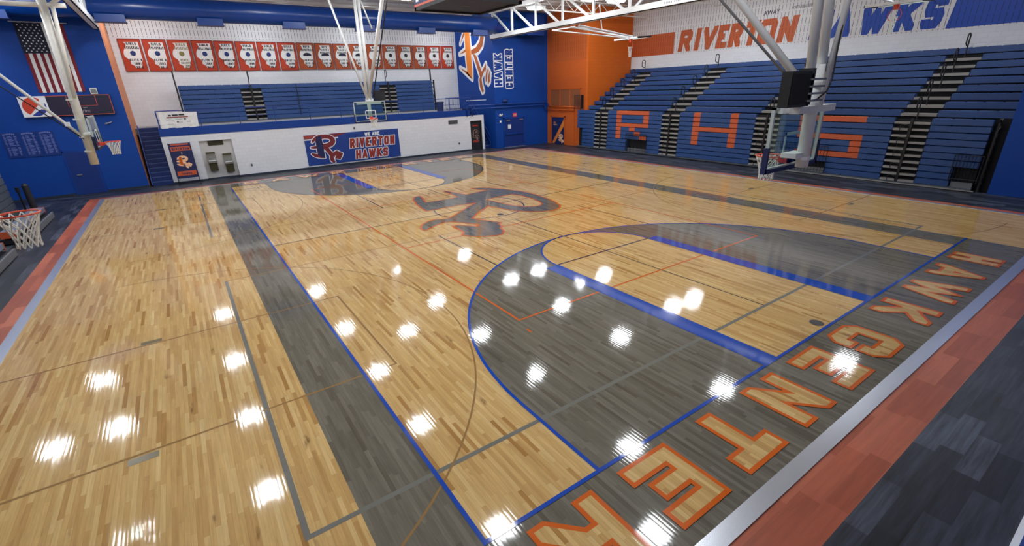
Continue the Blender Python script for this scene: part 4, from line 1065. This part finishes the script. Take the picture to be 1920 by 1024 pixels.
# drinking fountains
for (x, z0, lab) in ((-0.39, 0.5, 'higher steel drinking fountain, left one in the wall recess'), (0.41, 0.36, 'lower steel drinking fountain, right one in the wall recess')):
    t = empty('drinking_fountain', (x, 29.3, z0), lab, 'drinking fountain', 'drinking fountains')
    m = MB(); m.box((x - 0.22, 29.24, z0 + 0.45), (x + 0.22, 29.34, z0 + 1.05), 'stainless'); m.box((x - 0.22, 29.2, z0 + 0.96), (x + 0.22, 29.26, z0 + 1.05), 'olive_steel'); m.build('back_panel', t)
    m = MB(); m.hexa([(x - 0.22, 28.98, z0 + 0.46), (x + 0.22, 28.98, z0 + 0.46), (x + 0.22, 29.34, z0 + 0.40), (x - 0.22, 29.34, z0 + 0.40), (x - 0.22, 28.96, z0 + 0.57), (x + 0.22, 28.96, z0 + 0.57), (x + 0.22, 29.34, z0 + 0.60), (x - 0.22, 29.34, z0 + 0.60)], 'stainless')
    m.box((x - 0.18, 28.98, z0 + 0.575), (x + 0.18, 29.2, z0 + 0.60), 'white_paint'); m.build('basin', t)
    m = MB(); m.hexa([(x - 0.20, 29.12, z0), (x + 0.20, 29.12, z0), (x + 0.20, 29.34, z0), (x - 0.20, 29.34, z0), (x - 0.20, 29.02, z0 + 0.42), (x + 0.20, 29.02, z0 + 0.42), (x + 0.20, 29.34, z0 + 0.42), (x - 0.20, 29.34, z0 + 0.42)], 'olive_steel'); m.build('skirt', t)
    m = MB(); m.tube([(x - 0.1, 29.15, z0 + 0.6), (x - 0.1, 29.15, z0 + 0.70), (x - 0.05, 29.11, z0 + 0.71)], 0.012, 'stainless', 6); m.build('spout', t)
m = MB(); m.box((-0.39, 29.31, 1.90), (0.38, 29.34, 2.16), 'olive_steel')
for k in range(6): m.box((-0.36, 29.30, 1.93 + 0.036 * k), (0.35, 29.312, 1.945 + 0.036 * k), 'dark_gap')
tag(m.build('wall_vent'), 'dark louvre vent above the two drinking fountains', 'vent')
t = empty('wall_vent', (15.36, 29.2, 2.05), 'grey slotted vent grille high on the white wall near the dark doorway', 'vent')
m = MB(); m.box((14.97, 29.17, 2.05), (15.75, 29.2, 2.33), 'grey_metal'); m.build('frame', t)
m = MB()
for k in range(12): m.box((15.0 + 0.061 * k, 29.165, 2.07), (15.03 + 0.061 * k, 29.172, 2.31), 'dark_gap')
m.build('slat', t)
for x, z, lab in ((1.55, 0.62, 'small wall outlet low on the white wall right of the drinking fountains'), (15.75, 0.62, 'small wall outlet low on the white wall left of the dark doorway'), (8.0, 2.28, 'small sensor box on the white wall above the wide blue banner')):
    m = MB(); m.box((x - 0.05, 29.17, z - 0.07), (x + 0.05, 29.2, z + 0.07), 'grey_metal'); m.box((x - 0.02, 29.165, z - 0.04), (x + 0.02, 29.172, z + 0.02), 'black'); tag(m.build('wall_outlet' if z < 2 else 'wall_sensor'), lab, 'outlet' if z < 2 else 'sensor')

# exit sign, emergency light, alarm
m = MB(); m.box((20.37, 28.53, 2.28), (20.73, 28.6, 2.57), 'exit_red'); fr = Frame((20.37, 28.53, 2.28), (1, 0, 0), (0, 0, 1), (0, -1, 0)); text(m, fr, 'EXIT', 0.18, 0.08, 0.13, 'logo_peach', lift=0.003, fit=0.27)
tag(m.build('exit_sign'), 'small red exit sign above the blue double door', 'exit sign')
t = empty('emergency_light', (19.2, 28.55, 2.42), 'white twin-head emergency light left of the exit sign', 'emergency light')
m = MB(); m.box((19.08, 28.52, 2.40), (19.34, 28.6, 2.50), 'white_paint'); m.build('case', t)
for x in (19.12, 19.30):
    m = MB(); m.tube([(x, 28.54, 2.5), (x, 28.47, 2.55)], 0.05, 'white_paint', 8); m.build('lamp_head', t)
m = MB(); m.box((19.12, 28.55, 1.93), (19.24, 28.6, 2.08), 'white_paint'); tag(m.build('alarm_box'), 'small white alarm box on the blue wall left of the double door', 'alarm')

# pipes along the blue and orange walls
t = empty('wall_pipe', (20, 28.45, 3.3), 'upper painted pipe running along the blue wall above the double door', 'pipe', 'painted wall pipes')
m = MB(); m.tube([(16.56, 29.1, 2.5), (16.56, 29.1, 3.22), (16.7, 29.0, 3.28), (18.0, 28.5, 3.28), (23.72, 28.45, 3.28), (23.78, 28.4, 3.1), (23.78, 28.35, 2.92)], 0.045, 'blue_paint', 10); m.build('blue_run', t, True)
m = MB(); m.tube([(23.78, 28.35, 2.92), (23.78, 25.2, 2.90)], 0.045, 'orange_wall_y', 10); tag(m.build('orange_run', t, True), 'orange pipe')
t = empty('wall_pipe', (20, 28.45, 3.05), 'lower painted pipe running along the blue wall above the double door', 'pipe', 'painted wall pipes')
m = MB(); m.tube([(16.97, 29.1, 2.5), (16.97, 29.1, 2.98), (17.1, 29.0, 3.04), (18.4, 28.5, 3.05), (23.4, 28.45, 3.05), (23.5, 28.45, 2.95), (23.5, 28.45, 2.75), (23.78, 28.4, 2.66)], 0.045, 'blue_paint', 10); m.build('blue_run', t, True)
m = MB(); m.tube([(23.78, 28.4, 2.66), (23.78, 25.2, 2.66)], 0.045, 'orange_wall_y', 10); tag(m.build('orange_run', t, True), 'orange pipe')
m = MB(); m.tube([(19.55, 28.6, 3.5), (19.75, 28.35, 3.5)], [0.14, 0.11], 'blue_dark', 12); m.box((19.5, 28.5, 3.36), (19.68, 28.6, 3.62), 'blue_dark')
tag(m.build('wall_horn'), 'dark blue horn speaker on the blue wall just above the pipes', 'speaker')
# perforated panels on the orange wall
t = empty('wall_screen', (23.88, 26.4, 2.95), 'brown perforated screen panels in an orange frame on the orange wall', 'wall screen')
for k in range(3):
    m = MB(); m.box((23.87, 24.65 + 1.19 * k, 2.98), (23.9, 25.77 + 1.19 * k, 4.18), 'perforated'); m.build('screen_panel', t)
m = MB()
for k in range(4): m.box((23.85, 24.58 + 1.19 * k, 2.95), (23.9, 24.65 + 1.19 * k, 4.24), 'orange_wall_y')
m.box((23.85, 24.58, 4.18), (23.9, 28.22, 4.25), 'orange_wall_y'); m.build('frame', t)

# ------------------------------------------------------------------ FLAG WALL
t = empty('hanging_flag', (-5.75, 29.12, 4.9), 'striped flag with a starred canton hung vertically on the blue wall', 'flag')
m = MB(); W0, W1, ZB, ZT = -6.6, -4.9, 4.92, 7.9
for k in range(13):
    for j in range(6):
        f = lambda a, b: (W0 + (W1 - W0) * a, 29.175 - 0.012 * math.sin(a * 14 + 1) * (1.2 - b), ZB + (ZT - ZB) * b)
        m.poly([f(k / 13, j / 6), f((k + 1) / 13, j / 6), f((k + 1) / 13, (j + 1) / 6), f(k / 13, (j + 1) / 6)], 'flag_red' if k % 2 == 0 else 'cloth_white')
m.build('stripes', t)
m = MB(); m.box((W0 - 0.01, 29.145, 6.62), (W0 + 0.925, 29.155, 7.89), 'flag_navy'); fr = Frame((W0, 29.145, 6.62), (1, 0, 0), (0, 0, 1), (0, -1, 0))
for r in range(11):
    for c in range(5 if r % 2 else 4) if False else range(5 if r % 2 == 0 else 4):
        cx, cy = 0.11 + 0.175 * c + (0.0 if r % 2 == 0 else 0.0875), 0.09 + 0.109 * r
        m.poly([fr.p(cx + (0.04 if k % 2 == 0 else 0.016) * math.sin(k * math.pi / 5), cy + (0.04 if k % 2 == 0 else 0.016) * math.cos(k * math.pi / 5), 0.003) for k in range(10)], 'cloth_white')
m.build('canton', t)
m = MB(); m.tube([(-6.75, 29.18, 7.94), (-4.75, 29.18, 7.92)], 0.02, 'cream_steel', 6); m.build('flag_pole', t)
# scoreboard under the flag
t = empty('wall_scoreboard', (-5.73, 29.1, 3.85), 'long dark scoreboard with a white square sponsor panel on the blue wall below the flag', 'scoreboard')
m = MB(); m.box((-6.45, 29.02, 3.85), (-4.04, 29.2, 4.77), 'panel_dark'); m.build('display_panel', t)
fr = Frame((-7.43, 29.02, 3.85), (1, 0, 0), (0, 0, 1), (0, -1, 0))
m = MB()
for a, b, c, dd in ((0.98, 0.0, 3.39, 0.025), (0.98, 0.895, 3.39, 0.92), (3.365, 0, 3.39, 0.92), (1.72, 0.42, 2.82, 0.44), (1.72, 0.42, 1.74, 0.90), (2.80, 0.42, 2.82, 0.90), (1.90, 0.44, 1.91, 0.90)): rect(m, fr, a, b, c, dd, 'trim_red', 0.004)
font_text(m, fr, 'Sprint', 1.95, 0.12, 0.15, 'ink_grey', 0.005, 0.01); rect(m, fr, 2.22, 0.34, 2.40, 0.36, 'ink_grey', 0.004)
m.build('outline_graphic', t)
m = MB(); m.box((-7.43, 29.02, 3.85), (-6.45, 29.2, 4.77), 'white_paint'); m.build('sponsor_panel', t)
m = MB(); cx, cy, R_ = 0.49, 0.46, 0.42
def ang(a): return (cx + R_ * math.cos(math.radians(a)), cy + R_ * math.sin(math.radians(a)))
m.tess([[fr.p(*p, 0.004) for p in [ang(a) for a in range(55, 236, 10)] + [(0.36, 0.22), (0.52, 0.40), (0.66, 0.56), (0.72, 0.70)]]], 'cola_red')
m.tess([[fr.p(*p, 0.004) for p in [ang(a) for a in range(245, 336, 10)] + [(0.70, 0.34), (0.50, 0.22)]]], 'cola_blue')
m.tess([[fr.p(*p, 0.004) for p in [ang(a) for a in range(340, 386, 9)] + [(0.86, 0.46)]]], 'cola_blue')
m.build('round_emblem', t)
for k, x in enumerate((-8.52, -7.88, -7.25)):
    t = empty('record_board', (x + 0.3, 29.18, 2.05), 'dark blue record board with pale print, %s of the three on the blue wall' % ('leftmost', 'middle', 'rightmost')[k], 'record board', 'record boards')
    m = MB(); m.box((x, 29.17, 2.05), (x + 0.58, 29.2, 3.2), 'blue_door')
    fr = Frame((x, 29.17, 2.05), (1, 0, 0), (0, 0, 1), (0, -1, 0))
    for a in range(7): rect(m, fr, 0.08 + a * 0.06, 1.04 + 0.03 * math.sin(a * 0.5), 0.125 + a * 0.06, 1.10 + 0.03 * math.sin(a * 0.5), 'ink_lilac')
    for j in range(16):
        if k == 0 and j == 8: continue
        z = 0.96 - 0.056 * j
        rect(m, fr, 0.07, z, 0.07 + random.uniform(0.05, 0.09), z + 0.026, 'ink_lilac'); rect(m, fr, 0.19, z, random.uniform(0.30, 0.40), z + 0.026, 'ink_lilac'); rect(m, fr, 0.43, z, random.uniform(0.48, 0.53), z + 0.026, 'ink_lilac')
    m.build('printed_board', t)
m = MB(); m.box((-4.73, 29.08, 4.80), (-4.46, 29.2, 5.08), 'cream_steel'); m.box((-4.70, 29.07, 4.84), (-4.49, 29.085, 5.04), 'grey_metal'); tag(m.build('horn_box'), 'small beige box on the blue wall at the right top corner of the dark scoreboard', 'box')
m = MB(); m.box((-4.55, 29.1, 3.35), (-4.48, 29.2, 3.45), 'grey_metal'); m.poly([(-4.62, 29.05, 3.36), (-4.35, 29.08, 3.42), (-4.25, 29.12, 3.50), (-4.45, 29.1, 3.44)], 'ink_grey'); tag(m.build('wall_bracket'), 'small grey bracket on the blue wall right of the left hoop', 'bracket')

# ------------------------------------------------------------------ BASKETBALL HOOPS
def net(mb, c, r=0.225, h=0.45, n=12, rad=0.009, axis=None, mname='net_white'):
    ax = Vector(axis) if axis is not None else Vector((0, 0, -1))
    a = Vector((1, 0, 0)) if abs(ax.x) < 0.9 else Vector((0, 0, 1))
    u = ax.cross(a).normalized(); v = ax.cross(u).normalized()
    prof = [(0.0, 1.0), (0.2, 0.86), (0.4, 0.72), (0.6, 0.62), (0.8, 0.56), (1.0, 0.58)]
    for sg in (1, -1):
        for k in range(n):
            P = []
            for j, (f, s) in enumerate(prof):
                t = 2 * math.pi * (k + sg * j * 0.5) / n
                P.append(Vector(c) + ax * (f * h) + (u * math.cos(t) + v * math.sin(t)) * (r * s))
            mb.tube(P, rad, mname, 4, cap=False)
def hoop(label, c, dr, board='glass', masts=(), braces=(), clock=None, pad='navy', rail=True, hw=0.915, boardless=False):
    """c rim centre, dr unit vector from the board to the rim"""
    c = Vector(c); dr = Vector(dr); sd = Vector((0, 0, 1)).cross(dr); up = Vector((0, 0, 1))
    t = empty('basketball_hoop', tuple(c - dr * 0.7), label, 'basketball hoop', 'basketball hoops')
    b0 = c - dr * 0.385
    zb, zt = c.z - 0.15, c.z + 0.92
    Q = lambda s, d, z: b0 + sd * s - dr * d + up * (z - c.z)
    def bx(mb, s0, s1, d0, d1, z0, z1, m):
        mb.hexa([Q(s0, d0, z0), Q(s1, d0, z0), Q(s1, d1, z0), Q(s0, d1, z0), Q(s0, d0, z1), Q(s1, d0, z1), Q(s1, d1, z1), Q(s0, d1, z1)], m)
    m = MB(); bx(m, -hw, hw, 0.0, 0.013, zb, zt, 'board_glass'); bk = m.build('backboard', t)
    m = MB()
    for q in ((-hw, hw, zt - 0.045, zt), (-hw, hw, zb, zb + 0.045), (-hw, -hw + 0.045, zb, zt), (hw - 0.045, hw, zb, zt)): bx(m, q[0], q[1], -0.006, 0.05, q[2], q[3], 'clear_frame')
    m.build('board_frame', t)
    m = MB()
    for q in ((-0.305, 0.305, c.z + 0.41, c.z + 0.46), (-0.305, 0.305, c.z + 0.0, c.z + 0.05), (-0.305, -0.255, c.z, c.z + 0.46), (0.255, 0.305, c.z, c.z + 0.46)): bx(m, q[0], q[1], -0.009, -0.001, q[2], q[3], 'white_paint')
    m.build('target_square', bk)
    m = MB(); bx(m, -hw - 0.03, hw + 0.03, -0.02, 0.07, zb - 0.05, zb + 0.02, pad); bx(m, -hw - 0.035, -hw + 0.02, -0.02, 0.07, zb - 0.05, zb + 0.40, pad); bx(m, hw - 0.02, hw + 0.035, -0.02, 0.07, zb - 0.05, zb + 0.40, pad); m.build('edge_padding', t)
    m = MB(); m.tube([c + Vector((0.235 * math.cos(a), 0.235 * math.sin(a), 0)) for a in [2 * math.pi * i / 28 for i in range(28)]], 0.012, 'rim_orange', 8, True)
    bx(m, -0.09, 0.09, -0.16, -0.0, c.z - 0.10, c.z + 0.0, 'rim_orange'); bx(m, -0.10, 0.10, -0.02, 0.0, c.z - 0.12, c.z + 0.10, 'rim_orange')
    for s in (-1, 1): m.tube([Q(0.07 * s, -0.02, c.z - 0.1), c - dr * 0.12 + sd * (0.2 * s)], 0.01, 'rim_orange', 6)
    rm = m.build('rim', t)
    m = MB(); net(m, c - up * 0.01); m.build('net', rm)
    for nm, p, q, r, mm in masts + braces:
        m = MB(); m.tube([p, q], r, mm, 14); m.build(nm, t, True)
    return t, Q, bx
WS = 'white_steel'
# near main basket
t, Q, bx = hoop('nearest main basketball hoop with black clock box, seen from behind at the right', (7.62, 1.6, 3.05), (0, 1, 0),
   masts=[('mast', (7.50, 0.93, 2.92), (7.50, 0.97, 4.62), 0.105, WS), ('mast', (7.36, 1.02, 4.5), (7.36, 1.36, 9.4), 0.075, WS), ('mast', (7.62, 0.97, 4.5), (7.62, 1.31, 9.4), 0.075, WS)],
   braces=[('brace', (7.02, 1.13, 4.5), (7.02, 5.73, 9.4), 0.062, WS), ('brace', (6.85, 1.15, 4.46), (6.85, 6.40, 9.4), 0.022, 'grey_metal'), ('brace', (7.66, 0.90, 3.95), (7.66, 0.52, 9.4), 0.05, WS)])
m = MB(); bx(m, -0.75, 0.75, 0.02, 0.10, 3.86, 3.98, WS); m.box((6.85, 0.84, 3.86), (8.15, 1.0, 3.97), WS); m.box((7.15, 0.90, 3.10), (7.6, 1.16, 3.18), WS); m.build('support_bracket', t)
for z in (3.05, 3.95, 4.28): 
    m = MB(); m.tube([(7.5, 0.94, z), (7.5, 0.94, z + 0.06)], 0.12, WS, 14); m.build('mast_collar', t)
m = MB(); m.box((6.38, 0.82, 3.98), (7.08, 0.98, 4.52), 'black'); m.box((6.42, 0.80, 4.02), (7.04, 0.82, 4.48), 'dark_gap')
for k in range(4): m.box((6.95, 0.75, 4.05 + 0.11 * k), (7.38, 0.82, 4.08 + 0.11 * k), 'grey_metal')
m.box((6.98, 0.80, 4.0), (7.08, 1.0, 4.56), 'black'); m.build('shot_clock', t)
m = MB(); m.tube([(7.74, 0.80, 9.4), (7.68, 0.80, 6.0), (7.62, 0.78, 4.9), (7.60, 0.76, 4.4), (7.45, 0.74, 4.2), (7.2, 0.76, 4.08), (7.05, 0.78, 4.06)], 0.014, 'black', 6); m.build('power_cable', t)
# far main basket
t, Q, bx = hoop('far main basketball hoop hanging in front of the mezzanine and the row of banners', (7.62, 24.0, 3.05), (0, -1, 0),
   masts=[('mast', (7.70, 24.72, 2.95), (7.70, 24.72, 4.15), 0.10, WS), ('mast', (7.62, 24.66, 4.05), (7.62, 24.5, 9.4), 0.085, WS), ('mast', (7.82, 24.66, 4.05), (7.82, 24.5, 9.4), 0.085, WS)],
   braces=[('brace', (7.75, 24.66, 4.2), (7.72, 20.05, 9.4), 0.085, WS), ('brace', (7.62, 24.72, 4.2), (6.22, 24.72, 9.4), 0.055, WS), ('brace', (8.55, 25.0, 7.7), (8.0, 25.0, 9.4), 0.04, WS), ('brace', (7.95, 24.55, 4.2), (7.92, 19.95, 9.4), 0.03, 'black')])
m = MB(); bx(m, -0.7, 0.7, 0.02, 0.10, 3.82, 3.92, WS); m.tube([(7.55, 24.7, 4.0), (7.95, 24.7, 4.0)], 0.12, WS, 10); m.build('support_bracket', t)
m = MB(); m.box((8.12, 24.8, 3.99), (8.76, 24.98, 4.53), 'black'); m.box((8.16, 24.79, 4.03), (8.72, 24.805, 4.49), 'pad_black'); m.build('shot_clock', t)
# left side basket, far
t, Q, bx = hoop('left side basketball hoop on a cream post in front of the flag and dark scoreboard', (-3.70, 19.9, 3.05), (1, 0, 0),
   masts=[('mast', (-4.42, 19.9, 2.3), (-4.30, 19.9, 7.75), 0.13, 'cream_steel'), ('mast', (-4.30, 19.75, 4.6), (-4.05, 19.75, 7.4), 0.06, 'cream_steel')],
   braces=[('brace', (-4.45, 19.9, 3.25), (-8.9, 19.9, 9.4), 0.05, WS), ('brace', (-4.45, 19.8, 3.2), (-8.3, 19.8, 7.55), 0.018, 'black'), ('brace', (-6.1, 19.9, 7.44), (-3.72, 19.9, 7.44), 0.075, 'cream_steel'), ('brace', (-4.18, 19.9, 7.4), (-3.72, 19.9, 7.75), 0.06, 'cream_steel')], pad='deep_navy')
for z in (2.75, 3.25, 3.85, 4.5):
    m = MB(); m.tube([(-4.44, 19.9, z), (-4.44, 19.9, z + 0.05)], 0.145, 'cream_steel', 12); m.build('mast_collar', t)
m = MB(); bx(m, -0.5, 0.5, 0.02, 0.3, 3.35, 3.42, WS); m.box((-4.84, 19.84, 3.66), (-4.70, 19.96, 3.80), WS); m.build('support_bracket', t)
# left side basket, near: only its rim and net reach into the frame
t, Q, bx = hoop('nearest left side basketball hoop whose white net shows at the left edge', (-3.70, 5.75, 3.05), (1, 0, 0),
   masts=[('mast', (-4.42, 5.75, 2.3), (-4.30, 5.75, 9.4), 0.14, 'cream_steel')], braces=[('brace', (-4.45, 5.75, 3.25), (-8.9, 5.75, 9.4), 0.05, WS)], pad='deep_navy')
# folded side baskets, swung up under the right truss
def folded(label, y, xc, zc):
    t = empty('basketball_hoop', (18.7, y, 7.7), label, 'basketball hoop', 'basketball hoops')
    tilt = 0.06
    P = lambda d, s, l: (xc + d, y + s, zc + l + tilt * d)
    m = MB(); m.hexa([P(-0.55, -0.92, 0), P(0.55, -0.92, 0), P(0.55, 0.92, 0), P(-0.55, 0.92, 0), P(-0.55, -0.92, 0.02), P(0.55, -0.92, 0.02), P(0.55, 0.92, 0.02), P(-0.55, 0.92, 0.02)], 'board_glass'); m.build('backboard', t)
    m = MB()
    for a, b in (((-0.6, -0.97), (-0.6, 0.97)), ((0.6, -0.97), (0.6, 0.97))): m.bar(P(a[0], a[1], 0.03), P(b[0], b[1], 0.03), 0.10, 0.10, WS)
    for s in (-0.97, 0.97): m.bar(P(-0.6, s, 0.03), P(0.6, s, 0.03), 0.10, 0.10, 'black')
    for s in (-0.3, 0.3): m.bar(P(-0.6, s, 0.06), P(0.6, s, 0.06), 0.05, 0.05, WS)
    m.build('board_frame', t)
    m = MB(); cc = Vector(P(-0.15, 0, -0.40))
    m.tube([cc + Vector((0, 0.235 * math.cos(a), 0.235 * math.sin(a))) for a in [2 * math.pi * i / 24 for i in range(24)]], 0.014, 'rim_orange', 6, True)
    m.box(P(-0.2, -0.09, -0.2), P(-0.08, 0.09, 0.0), 'rim_orange'); m.build('rim', t)
    m = MB(); net(m, cc + Vector((0, 0, -0.05)), 0.13, 0.6, 8, 0.012); m.build('net', t)
    for s in (-0.35, 0.35):
        m = MB(); m.tube([(18.7, y + s, 7.62), P(-0.2, s * 0.6, 0.12)], 0.05, WS, 8); m.build('mast', t)
    m = MB(); m.tube([(18.7, y, 7.60), (17.0, y, 7.35), P(-0.4, 0, 0.05)], 0.035, WS, 8); m.build('brace', t)
    m = MB(); m.tube([(20.6, y, 8.85), (20.9, y, 7.42)], 0.03, WS, 6); m.bar((19.2, y + 0.3, 7.62), (22.0, y + 0.3, 7.5), 0.08, 0.05, WS); m.build('hanger', t)
folded('folded-up basketball hoop under the truss in front of the orange wall', 19.6, 23.6, 7.08)
folded('folded-up basketball hoop at the top right in front of the blue wall lettering', 5.7, 24.0, 7.12)

# ------------------------------------------------------------------ CENTRE SCOREBOARD
t = empty('centre_scoreboard', (7.62, 12.8, 7.05), 'dark four-sided scoreboard hanging over centre court at the top of the view', 'scoreboard')
m = MB(); R_ = 1.36
m.box((7.62 - R_ + 0.08, 12.8 - R_ + 0.08, 7.10), (7.62 + R_ - 0.08, 12.8 + R_ - 0.08, 7.16), 'scoreboard_under')
m.box((7.62 - 0.2, 12.8 - 0.02, 7.09), (7.62 + 0.1, 12.8 + 0.02, 7.10), 'ink_grey')
for a, b in (((-R_, -R_), (R_, -R_ + 0.12)), ((-R_, R_ - 0.12), (R_, R_)), ((-R_, -R_), (-R_ + 0.12, R_)), ((R_ - 0.12, -R_), (R_, R_))): m.box((7.62 + a[0], 12.8 + a[1], 7.05), (7.62 + b[0], 12.8 + b[1], 7.16), 'black')
m.build('underside', t)
for k, (nx, ny) in enumerate(((0, -1), (0, 1), (-1, 0), (1, 0))):
    fr = Frame((7.62 + nx * R_, 12.8 + ny * R_, 7.16), (-ny, nx, 0), (0, 0, 1), (nx, ny, 0))
    m = MB(); c = [fr.p(-R_, 0, -0.05), fr.p(R_, 0, -0.05), fr.p(R_, 0, 0.0), fr.p(-R_, 0, 0.0), fr.p(-R_, 1.6, -0.05), fr.p(R_, 1.6, -0.05), fr.p(R_, 1.6, 0.0), fr.p(-R_, 1.6, 0.0)]
    m.hexa(c, 'navy'); rect(m, fr, -R_, 0.0, R_, 0.07, 'trim_red', 0.004)
    for a in (-1.2, -0.55): m.poly([fr.p(a, 0.14, 0.004), fr.p(a + 0.22, 0.14, 0.004), fr.p(a + 0.20, 0.3, 0.004), fr.p(a + 0.1, 0.38, 0.004), fr.p(a, 0.32, 0.004)], 'white_paint')
    rect(m, fr, -1.0, 0.6, 1.0, 1.4, 'black', 0.004)
    m.build('display_face', t)
m = MB(); m.box((7.62 - R_, 12.8 - R_, 8.7), (7.62 + R_, 12.8 + R_, 8.76), 'black'); m.build('top_cover', t)
for a in (-0.9, 0.9):
    for b in (-0.9, 0.9):
        m = MB(); m.tube([(7.62 + a, 12.8 + b, 8.76), (7.62 + a, 12.8 + b, ZC - 0.06)], 0.015, 'grey_metal', 5); m.build('cable', t)
